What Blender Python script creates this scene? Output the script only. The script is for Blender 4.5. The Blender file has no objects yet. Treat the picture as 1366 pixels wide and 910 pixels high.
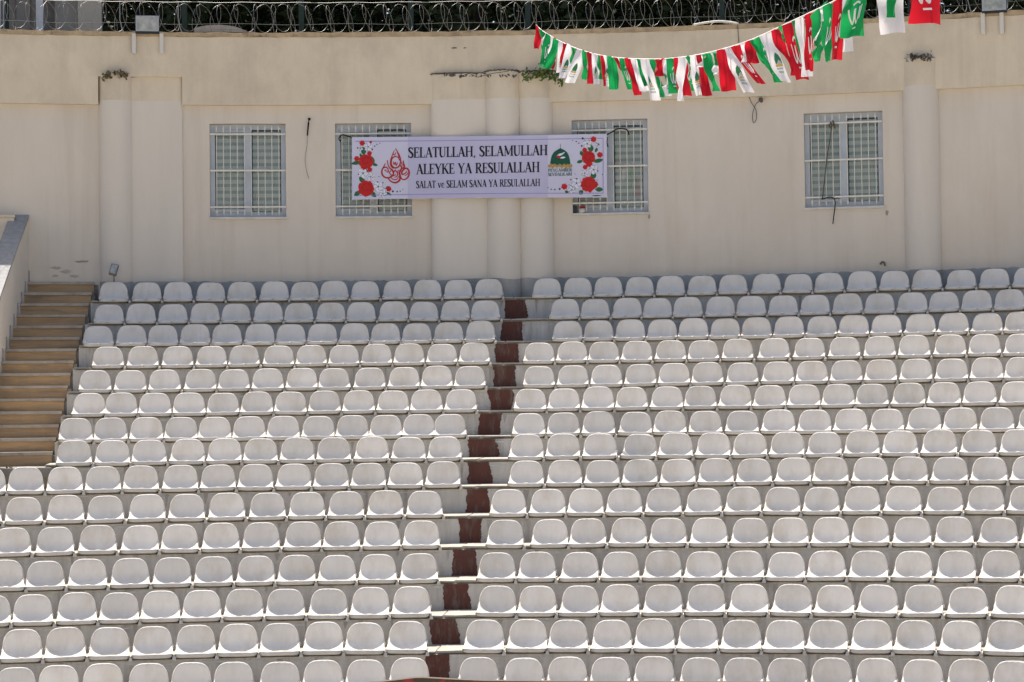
import bpy, math, random
from mathutils import Vector, Matrix
random.seed(7)
R_ = math.radians
sc = bpy.context.scene
col = sc.collection

# ------------------------------------------------------------------ camera
ZC = 4.8                                   # camera height above the field
F_PX, PITCH, ROLL = 3010.2, 0.03501, -0.01241
CX, CY = -1.10867, 3.28064                 # centre of the curved stand (plan)
_rt = Vector((1, 0, 0)); _fw = Vector((0, math.cos(PITCH), math.sin(PITCH))); _up = Vector((0, -math.sin(PITCH), math.cos(PITCH)))
RT = _rt * math.cos(ROLL) + _up * math.sin(ROLL)
UP = _up * math.cos(ROLL) - _rt * math.sin(ROLL)
FW = _fw
cam_d = bpy.data.cameras.new('camera'); cam = bpy.data.objects.new('camera', cam_d); col.objects.link(cam)
m = Matrix.Identity(4)
for i in range(3):
    m[i][0] = RT[i]; m[i][1] = UP[i]; m[i][2] = -FW[i]
m[2][3] = ZC
cam.matrix_world = m
cam_d.sensor_width = 36.0; cam_d.lens = F_PX * 36.0 / 1366.0
cam_d.clip_start = 0.1; cam_d.clip_end = 3000
sc.camera = cam

# ------------------------------------------------------------------ light
SUN_EL, SUN_AZ_LEFT = 67.0, 20.0           # sun high behind the wall, a little to the left
w = bpy.data.worlds.new('World'); sc.world = w; w.use_nodes = True
nt = w.node_tree; bg = nt.nodes['Background']
sky = nt.nodes.new('ShaderNodeTexSky'); sky.sky_type = 'NISHITA'; sky.sun_disc = False
sky.sun_elevation = R_(SUN_EL); sky.sun_rotation = R_(-SUN_AZ_LEFT)   # 0 = +Y, behind the wall
sky.air_density = 1.0; sky.dust_density = 4.0; sky.ozone_density = 1.0
nt.links.new(sky.outputs[0], bg.inputs[0]); bg.inputs[1].default_value = 0.082
sd = bpy.data.lights.new('sun', 'SUN'); sd.energy = 3.6; sd.angle = R_(0.53); sd.color = (1.0, 0.93, 0.845)
sun = bpy.data.objects.new('sun', sd); col.objects.link(sun)
el, az = R_(SUN_EL), R_(-SUN_AZ_LEFT)
sdir = Vector((math.sin(az) * math.cos(el), math.cos(az) * math.cos(el), math.sin(el)))
sun.rotation_euler = (-sdir).to_track_quat('-Z', 'Y').to_euler()
sun.location = sdir * 60
sc.view_settings.view_transform = 'Standard'; sc.view_settings.look = 'None'
sc.view_settings.exposure = 1.18; sc.view_settings.gamma = 1.0
sc.view_settings.use_curve_mapping = False
sc.render.engine = 'CYCLES'
sc.cycles.max_bounces = 8; sc.cycles.diffuse_bounces = 5; sc.cycles.transparent_max_bounces = 12

# ------------------------------------------------------------------ helpers
def P(phi, R, z):
    a = R_(phi); return Vector((CX + R * math.sin(a), CY + R * math.cos(a), z + ZC))
def cyl(px, py, R):
    """direction of photo point (1366 x 910) met with the concentric wall of radius R -> (phi, z)"""
    d = FW + RT * ((px - 683) / F_PX) - UP * ((py - 455) / F_PX)
    a = d.x * d.x + d.y * d.y; b = -CX * d.x - CY * d.y; c = CX * CX + CY * CY - R * R
    t = (-b + math.sqrt(b * b - a * c)) / a
    return math.degrees(math.atan2(t * d.x - CX, t * d.y - CY)), t * d.z
def at_depth(px, py, dep):
    d = FW + RT * ((px - 683) / F_PX) - UP * ((py - 455) / F_PX)
    t = dep / d.y
    return Vector((t * d.x, t * d.y, t * d.z + ZC))
class MB:
    def __init__(s): s.v = []; s.f = []
    def quad(s, a, b, c, d):
        n = len(s.v); s.v += [Vector(a), Vector(b), Vector(c), Vector(d)]; s.f.append((n, n+1, n+2, n+3))
    def poly(s, pts):
        n = len(s.v); s.v += [Vector(p) for p in pts]; s.f.append(tuple(range(n, n + len(pts))))
    def box(s, lo, hi, M=None):
        n = len(s.v)
        for z in (lo[2], hi[2]):
            for (x, y) in ((lo[0], lo[1]), (hi[0], lo[1]), (hi[0], hi[1]), (lo[0], hi[1])):
                p = Vector((x, y, z)); s.v.append(M @ p if M else p)
        for f in ((3,2,1,0),(4,5,6,7),(0,1,5,4),(1,2,6,5),(2,3,7,6),(3,0,4,7)): s.f.append(tuple(n+i for i in f))
    def hexa(s, b4, t4):
        n = len(s.v); s.v += [Vector(p) for p in b4] + [Vector(p) for p in t4]
        for f in ((3,2,1,0),(4,5,6,7),(0,1,5,4),(1,2,6,5),(2,3,7,6),(3,0,4,7)): s.f.append(tuple(n+i for i in f))
    def grid(s, fn, nu, nv, flip=False):
        n = len(s.v)
        for j in range(nv + 1):
            for i in range(nu + 1): s.v.append(Vector(fn(i / nu, j / nv)))
        for j in range(nv):
            for i in range(nu):
                a = n + j * (nu + 1) + i; q = (a, a + 1, a + nu + 2, a + nu + 1)
                s.f.append(q[::-1] if flip else q)
    def tube(s, pts, r, seg=6, cap=True):
        pts = [Vector(p) for p in pts]; n0 = len(s.v)
        rr = r if isinstance(r, (list, tuple)) else [r] * len(pts)
        up = Vector((0.13, 0.31, 0.94)).normalized()
        for i, p in enumerate(pts):
            t = (pts[min(i+1, len(pts)-1)] - pts[max(i-1, 0)])
            t = t.normalized() if t.length > 1e-9 else Vector((0,0,1))
            if abs(t.dot(up)) > 0.95: u2 = Vector((1, 0, 0))
            else: u2 = up
            a = t.cross(u2).normalized(); b = t.cross(a)
            for k in range(seg):
                an = 2 * math.pi * k / seg
                s.v.append(p + (a * math.cos(an) + b * math.sin(an)) * rr[i])
        for i in range(len(pts) - 1):
            for k in range(seg):
                k2 = (k + 1) % seg
                s.f.append((n0 + i*seg + k, n0 + i*seg + k2, n0 + (i+1)*seg + k2, n0 + (i+1)*seg + k))
        if cap:
            s.f.append(tuple(n0 + k for k in range(seg))[::-1])
            s.f.append(tuple(n0 + (len(pts)-1)*seg + k for k in range(seg)))
    def arc(s, p0, p1, R0, R1, z0, z1, step=0.5):
        """solid arc: near face at R0, far face at R1"""
        n = max(1, int(math.ceil(abs(p1 - p0) / step))); b = len(s.v)
        for i in range(n + 1):
            ph = p0 + (p1 - p0) * i / n
            s.v += [P(ph, R0, z0), P(ph, R0, z1), P(ph, R1, z1), P(ph, R1, z0)]
        for i in range(n):
            a = b + 4 * i
            for k in range(4):
                k2 = (k + 1) % 4
                s.f.append((a + k, a + 4 + k, a + 4 + k2, a + k2))
        s.f.append((b, b+1, b+2, b+3)); e = b + 4*n; s.f.append((e+3, e+2, e+1, e))
    def mesh(s, name, mat, smooth=False):
        me = bpy.data.meshes.new(name); me.from_pydata([tuple(v) for v in s.v], [], s.f)
        me.materials.append(mat)
        if smooth:
            me.polygons.foreach_set('use_smooth', [True] * len(me.polygons))
        me.update(); return me
    def build(s, name, mat, parent=None, smooth=False):
        return link(name, s.mesh(name, mat, smooth), parent)
def link(name, data, parent=None):
    o = bpy.data.objects.new(name, data); col.objects.link(o)
    if parent is not None:
        o.parent = parent
    return o
def tag(o, label=None, cat=None, group=None, kind=None):
    if label: o['label'] = label
    if cat: o['category'] = cat
    if group: o['group'] = group
    if kind: o['kind'] = kind
    return o
def thing(name, label, cat, group=None):
    o = bpy.data.objects.new(name, None); o.empty_display_size = 0.2; col.objects.link(o)
    return tag(o, label, cat, group)

# ------------------------------------------------------------------ materials
def mat(name, c1, c2=None, scale=3.0, rough=0.8, bump=0.0, bscale=40.0, c3=None, s3=0.6, thr3=(0.55, 0.75), stretch=(1, 1, 1), rnd=0.0, trans=0.0, metal=0.0, detail=6.0, streak=0.0, streak_c=(0.3, 0.26, 0.2)):
    M = bpy.data.materials.new(name); M.use_nodes = True; t = M.node_tree; n = t.nodes; l = t.links
    b = n['Principled BSDF']; b.inputs['Roughness'].default_value = rough; b.inputs['Metallic'].default_value = metal
    b.inputs['Specular IOR Level'].default_value = 0.35
    if c2 is None: c2 = tuple(x * 0.85 for x in c1)
    g = n.new('ShaderNodeNewGeometry'); mp = n.new('ShaderNodeMapping'); mp.inputs['Scale'].default_value = stretch
    l.new(g.outputs['Position'], mp.inputs['Vector'])
    no = n.new('ShaderNodeTexNoise'); no.inputs['Scale'].default_value = scale; no.inputs['Detail'].default_value = detail; no.inputs['Roughness'].default_value = 0.62
    l.new(mp.outputs[0], no.inputs['Vector'])
    rp = n.new('ShaderNodeValToRGB'); rp.color_ramp.elements[0].position = 0.32; rp.color_ramp.elements[1].position = 0.68
    rp.color_ramp.elements[0].color = (*c1, 1); rp.color_ramp.elements[1].color = (*c2, 1)
    l.new(no.outputs['Fac'], rp.inputs[0]); out = rp.outputs[0]
    if c3:
        n3 = n.new('ShaderNodeTexNoise'); n3.inputs['Scale'].default_value = s3; n3.inputs['Detail'].default_value = 8; n3.inputs['Roughness'].default_value = 0.7
        l.new(mp.outputs[0], n3.inputs['Vector'])
        r3 = n.new('ShaderNodeMapRange'); r3.inputs[1].default_value = thr3[0]; r3.inputs[2].default_value = thr3[1]
        l.new(n3.outputs['Fac'], r3.inputs[0])
        mx = n.new('ShaderNodeMix'); mx.data_type = 'RGBA'; mx.inputs['B'].default_value = (*c3, 1)
        l.new(r3.outputs[0], mx.inputs['Factor']); l.new(out, mx.inputs['A']); out = mx.outputs['Result']
    if streak:
        m2 = n.new('ShaderNodeMapping'); m2.inputs['Scale'].default_value = (2.6, 2.6, 0.16); l.new(g.outputs['Position'], m2.inputs['Vector'])
        n4 = n.new('ShaderNodeTexNoise'); n4.inputs['Scale'].default_value = 1.6; n4.inputs['Detail'].default_value = 7; n4.inputs['Roughness'].default_value = 0.65
        l.new(m2.outputs[0], n4.inputs['Vector'])
        r4 = n.new('ShaderNodeMapRange'); r4.inputs[1].default_value = 0.50; r4.inputs[2].default_value = 0.80; r4.inputs[4].default_value = streak
        l.new(n4.outputs['Fac'], r4.inputs[0])
        x4 = n.new('ShaderNodeMix'); x4.data_type = 'RGBA'; x4.inputs['B'].default_value = (*streak_c, 1)
        l.new(r4.outputs[0], x4.inputs['Factor']); l.new(out, x4.inputs['A']); out = x4.outputs['Result']
    if rnd:
        oi = n.new('ShaderNodeObjectInfo'); mr = n.new('ShaderNodeMapRange'); mr.inputs[3].default_value = 1 - rnd; mr.inputs[4].default_value = 1.0
        l.new(oi.outputs['Random'], mr.inputs[0])
        mu = n.new('ShaderNodeMix'); mu.data_type = 'RGBA'; mu.blend_type = 'MULTIPLY'; mu.inputs['Factor'].default_value = 1
        cb = n.new('ShaderNodeCombineColor'); 
        for k in range(3): l.new(mr.outputs[0], cb.inputs[k])
        l.new(out, mu.inputs['A']); l.new(cb.outputs[0], mu.inputs['B']); out = mu.outputs['Result']
    l.new(out, b.inputs['Base Color'])
    if bump:
        nb = n.new('ShaderNodeTexNoise'); nb.inputs['Scale'].default_value = bscale; nb.inputs['Detail'].default_value = 5
        l.new(g.outputs['Position'], nb.inputs['Vector'])
        bp = n.new('ShaderNodeBump'); bp.inputs['Strength'].default_value = bump; bp.inputs['Distance'].default_value = 0.02
        l.new(nb.outputs['Fac'], bp.inputs['Height']); l.new(bp.outputs[0], b.inputs['Normal'])
    if trans:
        tr = n.new('ShaderNodeBsdfTranslucent'); l.new(out, tr.inputs['Color'])
        ms = n.new('ShaderNodeMixShader'); ms.inputs[0].default_value = trans
        l.new(b.outputs[0], ms.inputs[1]); l.new(tr.outputs[0], ms.inputs[2]); l.new(ms.outputs[0], n['Material Output'].inputs[0])
    return M
def plain(name, c, rough=0.7, metal=0.0, trans=0.0):
    return mat(name, c, tuple(x * 0.92 for x in c), scale=25, rough=rough, metal=metal, trans=trans)
def glass_mat(name):
    M = bpy.data.materials.new(name); M.use_nodes = True; t = M.node_tree; n = t.nodes; l = t.links
    tr = n.new('ShaderNodeBsdfTransparent'); tr.inputs[0].default_value = (0.93, 0.96, 0.96, 1)
    gl = n.new('ShaderNodeBsdfGlossy'); gl.inputs['Roughness'].default_value = 0.03
    fr = n.new('ShaderNodeFresnel'); fr.inputs[0].default_value = 1.6
    ms = n.new('ShaderNodeMixShader'); l.new(fr.outputs[0], ms.inputs[0]); l.new(tr.outputs[0], ms.inputs[1]); l.new(gl.outputs[0], ms.inputs[2])
    l.new(ms.outputs[0], n['Material Output'].inputs[0]); return M

M = {}
M['seat'] = mat('seat_plastic', (0.77, 0.73, 0.675), (0.71, 0.67, 0.615), scale=6, rough=0.40, rnd=0.12, c3=(0.57, 0.505, 0.41), s3=2.9, thr3=(0.48, 0.80), stretch=(1, 1, 0.6), streak=0.55, streak_c=(0.57, 0.52, 0.43))
M['lip'] = mat('seat_lip_shaded', (0.72, 0.675, 0.60), (0.64, 0.60, 0.53), scale=9, rough=0.5, rnd=0.06)  # darker than the shell: shade of the front face put into the colour
M['foot'] = mat('mount_plastic', (0.66, 0.62, 0.55), (0.50, 0.46, 0.41), scale=30, rough=0.7)
M['riser'] = mat('concrete_riser', (0.63, 0.60, 0.55), (0.48, 0.455, 0.415), scale=5, rough=0.95, bump=0.35, bscale=60, stretch=(2.2, 2.2, 0.35), c3=(0.22, 0.21, 0.195), s3=1.6, thr3=(0.55, 0.74), streak=0.5, streak_c=(0.40, 0.36, 0.31))
M['tread'] = mat('tread_slab_stone', (0.42, 0.385, 0.33), (0.31, 0.285, 0.24), scale=8, rough=0.9, bump=0.3, bscale=80, c3=(0.24, 0.22, 0.19), s3=2.2, thr3=(0.6, 0.8))
M['brown'] = mat('brown_floor_paint', (0.135, 0.046, 0.032), (0.085, 0.033, 0.025), scale=7, rough=0.75, bump=0.2, bscale=60, stretch=(2, 2, .5), c3=(0.22, 0.165, 0.135), s3=7, thr3=(0.50, 0.76), streak=0.7, streak_c=(0.045, 0.028, 0.024))
M['smear'] = mat('white_paint_smear', (0.60, 0.60, 0.58), (0.48, 0.48, 0.46), scale=18, rough=0.9)
M['wall'] = mat('wall_plaster', (0.650, 0.594, 0.520), (0.595, 0.542, 0.472), scale=0.9, rough=0.95, bump=0.12, bscale=22, stretch=(1, 1, .45), c3=(0.58, 0.51, 0.425), s3=0.7, thr3=(0.50, 0.78), streak=0.55, streak_c=(0.50, 0.435, 0.36))
M['band'] = mat('band_plaster', (0.660, 0.585, 0.462), (0.60, 0.528, 0.413), scale=2.2, rough=0.95, bump=0.25, bscale=26, stretch=(1, 1, .7), c3=(0.50, 0.435, 0.35), s3=1.4, thr3=(0.46, 0.76), streak=0.6, streak_c=(0.48, 0.41, 0.32))
M['edge'] = mat('band_top_edge', (0.50, 0.39, 0.25), (0.30, 0.235, 0.16), scale=5, rough=0.95, bump=0.3, bscale=40, c3=(0.10, 0.085, 0.06), s3=3, thr3=(0.55, 0.7))
M['column'] = mat('column_plaster', (0.655, 0.61, 0.545), (0.60, 0.556, 0.495), scale=1.2, rough=0.92, bump=0.12, bscale=25, stretch=(1.5, 1.5, .2))
M['plinth'] = mat('plinth_cement', (0.40, 0.395, 0.38), (0.31, 0.31, 0.30), scale=3, rough=0.95, bump=0.3, bscale=40, c3=(0.22, 0.215, 0.20), s3=1.5, thr3=(0.52, 0.75))
M['dirt'] = mat('dark_dirt', (0.075, 0.068, 0.06), (0.15, 0.135, 0.115), scale=12, rough=1.0)
M['grime'] = mat('grey_grime', (0.27, 0.25, 0.22), (0.33, 0.305, 0.27), scale=9, rough=1.0)
M['streak'] = mat('riser_dirt_streak', (0.43, 0.405, 0.37), (0.34, 0.32, 0.29), scale=14, rough=1.0)
M['wallgrime'] = mat('wall_damp_grime', (0.46, 0.42, 0.365), (0.38, 0.345, 0.30), scale=9, rough=1.0)
M['stair_r'] = mat('stair_riser_travertine', (0.56, 0.375, 0.205), (0.42, 0.29, 0.17), scale=3.5, rough=0.8, stretch=(0.5, 0.5, 5), c3=(0.25, 0.19, 0.135), s3=2.0, thr3=(0.46, 0.70), streak=0.6, streak_c=(0.58, 0.36, 0.17))
M['stair_t'] = mat('stair_tread_marble', (0.46, 0.41, 0.345), (0.33, 0.29, 0.24), scale=6, rough=0.8, c3=(0.20, 0.17, 0.14), s3=3, thr3=(0.58, 0.78))
M['cheek'] = mat('stair_cheek_concrete', (0.27, 0.25, 0.215), (0.17, 0.155, 0.135), scale=4, rough=0.95, bump=0.3)
M['coping'] = mat('coping_granite', (0.33, 0.325, 0.315), (0.24, 0.24, 0.24), scale=14, rough=0.75, bump=0.1)
M['ground'] = mat('field_ground', (0.40, 0.35, 0.27), (0.33, 0.285, 0.215), scale=1.2, rough=0.95, c3=(0.16, 0.17, 0.10), s3=0.4)
M['earth'] = mat('upper_earth', (0.09, 0.075, 0.05), (0.05, 0.05, 0.03), scale=2, rough=1)
M['frame'] = mat('window_frame_aluminium', (0.50, 0.55, 0.61), (0.43, 0.48, 0.54), scale=8, rough=0.45)
M['bar'] = mat('grille_paint', (0.70, 0.68, 0.62), (0.60, 0.58, 0.52), scale=14, rough=0.55)
M['blind'] = mat('blind_fabric', (0.84, 0.85, 0.82), (0.79, 0.80, 0.77), scale=5, rough=0.9)
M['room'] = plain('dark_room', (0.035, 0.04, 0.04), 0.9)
M['sheer'] = mat('blind_mesh', (0.57, 0.59, 0.575), (0.50, 0.52, 0.505), scale=5, rough=0.9)
M['sill'] = mat('sill_marble', (0.62, 0.60, 0.55), (0.50, 0.48, 0.44), scale=9, rough=0.6)
M['glass'] = glass_mat('window_glass')
M['metal'] = plain('galvanised_wire', (0.30, 0.30, 0.30), 0.5, 0.8)
M['greenpost'] = plain('green_post_paint', (0.010, 0.028, 0.024), 0.6)
M['housing'] = plain('floodlight_housing', (0.02, 0.025, 0.035), 0.5)
M['lampglass'] = mat('floodlight_glass', (0.46, 0.47, 0.45), (0.22, 0.25, 0.26), scale=9, rough=0.25)
M['lampframe'] = plain('floodlight_frame', (0.36, 0.40, 0.44), 0.5)
M['black'] = plain('black_rubber', (0.012, 0.011, 0.011), 0.7)
M['wire'] = plain('grey_cable', (0.10, 0.095, 0.09), 0.7)
M['pipe'] = plain('white_conduit', (0.62, 0.60, 0.56), 0.6)
M['banner'] = mat('banner_vinyl', (0.58, 0.585, 0.74), (0.53, 0.535, 0.69), scale=1.6, rough=0.5)
M['bannertint'] = mat('banner_text_panel', (0.49, 0.49, 0.68), (0.45, 0.45, 0.64), scale=1.6, rough=0.5)
M['ink'] = plain('black_ink', (0.012, 0.012, 0.018), 0.6)
M['inkline'] = plain('violet_ink', (0.33, 0.27, 0.55), 0.6)
M['red'] = plain('red_ink', (0.52, 0.012, 0.014), 0.6)
M['dred'] = plain('dark_red_ink', (0.27, 0.008, 0.012), 0.6)
M['callig'] = plain('calligraphy_red_ink', (0.42, 0.02, 0.022), 0.6)
M['green'] = plain('leaf_green_ink', (0.022, 0.13, 0.05), 0.6)
M['dgreen'] = plain('emblem_green_ink', (0.005, 0.085, 0.052), 0.6)
M['petal'] = plain('pale_petal_ink', (0.72, 0.74, 0.86), 0.6)
M['navy'] = plain('navy_ink', (0.025, 0.03, 0.11), 0.6)
M['gold'] = plain('gold_ink', (0.42, 0.27, 0.08), 0.6)
M['fR'] = mat('flag_red_cloth', (0.52, 0.008, 0.022), (0.44, 0.006, 0.018), scale=5, rough=0.75, trans=0.38)
M['fG'] = mat('flag_green_cloth', (0.008, 0.33, 0.085), (0.006, 0.26, 0.07), scale=5, rough=0.75, trans=0.38)
M['fW'] = mat('flag_white_cloth', (0.80, 0.79, 0.82), (0.74, 0.73, 0.76), scale=5, rough=0.75, trans=0.38)
M['fprint'] = plain('flag_white_print', (0.80, 0.80, 0.80), 0.7)
M['fgold'] = plain('flag_gold_print', (0.62, 0.42, 0.08), 0.7)
M['fgreen'] = plain('flag_green_print', (0.03, 0.20, 0.09), 0.7)
M['string'] = plain('bunting_string', (0.78, 0.74, 0.72), 0.8)
M['leaf'] = mat('dark_leaves', (0.018, 0.034, 0.011), (0.032, 0.048, 0.015), scale=4, rough=0.7, trans=0.12)
M['weed'] = mat('weed_leaves', (0.075, 0.15, 0.025), (0.12, 0.15, 0.035), scale=20, rough=0.7, trans=0.2)
M['dryweed'] = mat('dry_weed', (0.16, 0.13, 0.07), (0.09, 0.08, 0.04), scale=20, rough=0.9)
M['bark'] = mat('bark', (0.06, 0.045, 0.03), (0.035, 0.028, 0.02), scale=8, rough=1.0)
M['hall1'] = mat('hall_render_beige', (0.46, 0.42, 0.36), (0.40, 0.365, 0.315), scale=1.5, rough=0.95)
M['hall2'] = mat('hall_render_grey', (0.30, 0.285, 0.265), (0.255, 0.24, 0.225), scale=1.5, rough=0.95)
M['hallpost'] = plain('hall_post_paint', (0.60, 0.62, 0.66), 0.6)
M['sheet'] = mat('grey_fibre_sheet', (0.30, 0.28, 0.26), (0.22, 0.205, 0.19), scale=6, rough=0.95)
M['hem'] = plain('cream_hem', (0.66, 0.57, 0.48), 0.8)
M['railcloth'] = mat('patterned_rail_cloth', (0.10, 0.05, 0.035), (0.06, 0.07, 0.05), scale=14, rough=0.8, c3=(0.30, 0.05, 0.05), s3=9, thr3=(0.5, 0.6))

# seat positions: degrees along the arc, counted outwards from the aisle (left block, right block)
SEATS = {
 1: ([1.465,0.605,-0.256,-1.115,-1.998,-2.865,-3.717,-4.568,-5.465,-6.338,-7.23,-8.11,-9.006],
     [3.117,3.999,4.858,5.724,6.608,7.478,8.357,9.247,10.133,11.016,11.907,12.788,13.685,14.593,15.49,16.382,17.267]),
 2: ([1.449,0.573,-0.309,-1.19,-2.07,-2.949,-3.827,-4.702,-5.586,-6.465,-7.355,-8.236,-9.132],
     [3.647,4.532,5.4,6.282,7.151,8.041,8.918,9.792,10.663,11.571,12.445,13.331,14.21,15.092,15.975,16.851,17.721]),
 3: ([1.303,0.41,-0.482,-1.374,-2.265,-3.155,-4.043,-4.928,-5.819,-6.716,-7.597,-8.485,-9.375],
     [3.801,4.672,5.557,6.449,7.342,8.219,9.117,10.013,10.905,11.79,12.696,13.606,14.491,15.404,16.308,17.206]),
 4: ([1.192,0.266,-0.658,-1.583,-2.503,-3.43,-4.354,-5.314,-6.248,-7.182,-8.155,-9.115],
     [3.029,3.95,4.862,5.78,6.747,7.699,8.645,9.636,10.622,11.604,12.595,13.542,14.493,15.452,16.381,17.302]),
 5: ([1.108,0.171,-0.78,-1.75,-2.709,-3.666,-4.621,-5.586,-6.536,-7.513,-8.48,-9.448],
     [3.088,4.035,5.007,5.955,6.911,7.858,8.836,9.81,10.779,11.73,12.672,13.643,14.61,15.571,16.501,17.424]),
 6: ([0.882,-0.067,-1.044,-2.015,-2.977,-3.941,-4.904,-5.843,-6.785,-7.753,-8.719,-9.62],
     [2.88,3.829,4.804,5.765,6.745,7.714,8.667,9.638,10.605,11.567,12.516,13.493,14.484,15.46,16.44,17.412]),
 7: ([0.647,-0.262,-1.213,-2.163,-3.139,-4.124,-5.08,-6.059,-7.009,-7.98,-8.968,-9.93],
     [2.901,3.888,4.885,5.918,6.924,7.942,8.956,9.967,10.972,11.973,12.987,13.998,14.991,16.007,17.015,18.016]),
 8: ([0.562,-0.471,-1.536,-2.599,-3.649,-4.7,-5.74,-6.793,-7.839,-8.878,-9.936],
     [2.912,3.966,5.03,6.121,7.18,8.234,9.285,10.332,11.374,12.442,13.516,14.574,15.648,16.731,17.805]),
 9: ([0.575,-0.502,-1.583,-2.647,-3.734,-4.807,-5.875,-6.947,-8.041,-9.105,-10.188,-11.262,-12.329,-13.388],
     [2.972,4.076,5.151,6.237,7.328,8.415,9.498,10.577,11.65,12.746,13.836,14.937,16.03,17.113,18.187]),
 10: ([0.118,-1.033,-2.164,-3.287,-4.412,-5.571,-6.725,-7.847,-9.008,-10.14,-11.286,-12.424,-13.553],
     [2.526,3.643,4.746,5.861,6.996,8.122,9.244,10.362,11.473,12.606,13.742,14.874,16.016,17.148,18.27]),
 11: ([0.061,-1.074,-2.232,-3.373,-4.557,-5.719,-6.876,-8.024,-9.21,-10.414,-11.607,-12.792],
     [2.492,3.779,4.88,6.045,7.193,8.358,9.518,10.673,11.821,12.956,14.116,15.295,16.472,17.639,18.795]),
 12: ([0.059,-1.137,-2.33,-3.499,-4.686,-5.871,-7.073,-8.247,-9.459,-10.642,-11.768,-12.886],
     [2.301,3.473,4.703,5.91,7.1,8.287,9.469,10.645,11.815,12.996,14.198,15.426,16.631,17.826,19.008]),
 13: ([-0.106,-1.331,-2.548,-3.746,-4.971,-6.183,-7.363,-8.54,-9.73,-10.96,-12.179,-13.389],
     [2.373,3.54,4.759,5.957,7.199,8.437,9.669,10.895,12.114,13.336,14.607,15.87,17.133,18.385]),
 14: ([-0.168,-1.397,-2.622,-3.855,-5.089,-6.304,-7.535,-8.785,-10.025,-11.28,-12.524,-13.758],
     [2.079,3.343,4.537,5.819,7.071,8.318,9.559,10.795,12.024,13.302,14.509,15.768,17.056,18.332]),
 15: ([-0.072,-1.331,-2.584,-3.837,-5.156,-6.373,-7.634,-8.91,-10.201,-11.437,-12.664],
     [2.009,3.307,4.587,5.852,7.144,8.431,9.713,10.989,12.257,13.526,14.821,16.114,17.396,18.666]),
}

# ------------------------------------------------------------------ layout of the stand
ROW_Z = [None, 1.779, 1.431, 1.093, 0.770, 0.432, 0.110, -0.218, -0.496, -0.810, -1.140, -1.470, -1.815, -2.147, -2.472, -2.806, -3.137, -3.468, -3.80]
ROW_R = [None, 29.718, 29.068, 28.418, 27.768, 27.118, 26.468, 25.818, 24.781, 24.131, 23.481, 22.831, 22.181, 21.531, 20.881, 20.231, 19.581, 18.931, 18.281]
NR = 18
RW = 30.44                       # face of the back wall
Z_TOP, Z_BAND, Z_WT, Z_WB = 5.83, 4.745, 4.475, 3.045
PH0, PH1 = -19.0, 22.0

def stair_phi_r(R):              # right edge of the side stairs
    return -9.509 + (30.37 - R) / (30.37 - 25.82) * (-10.535 + 9.509)
def stair_phi_l(R):
    return stair_phi_r(R) - 1.86 * 30.4 / R

# ---- ground
g = MB(); g.quad((-900, -900, 0), (900, -900, 0), (900, 900, 0), (-900, 900, 0))
tag(g.build('ground', M['ground']), kind='structure')
g = MB(); g.arc(-35, 40, RW + 0.30, 75, -ZC + 0.02, 5.35, 2.0)
tag(g.build('upper_ground', M['earth']), 'earth bank behind the back wall of the stand', kind='structure')

def row_y(k, x):                 # height in the photo of the riser below row k
    d = P(cyl(x, 500, ROW_R[k])[0], ROW_R[k], ROW_Z[k] - 0.16) - Vector((0, 0, ZC))
    return 455 - F_PX * d.dot(UP) / d.dot(FW)
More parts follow.
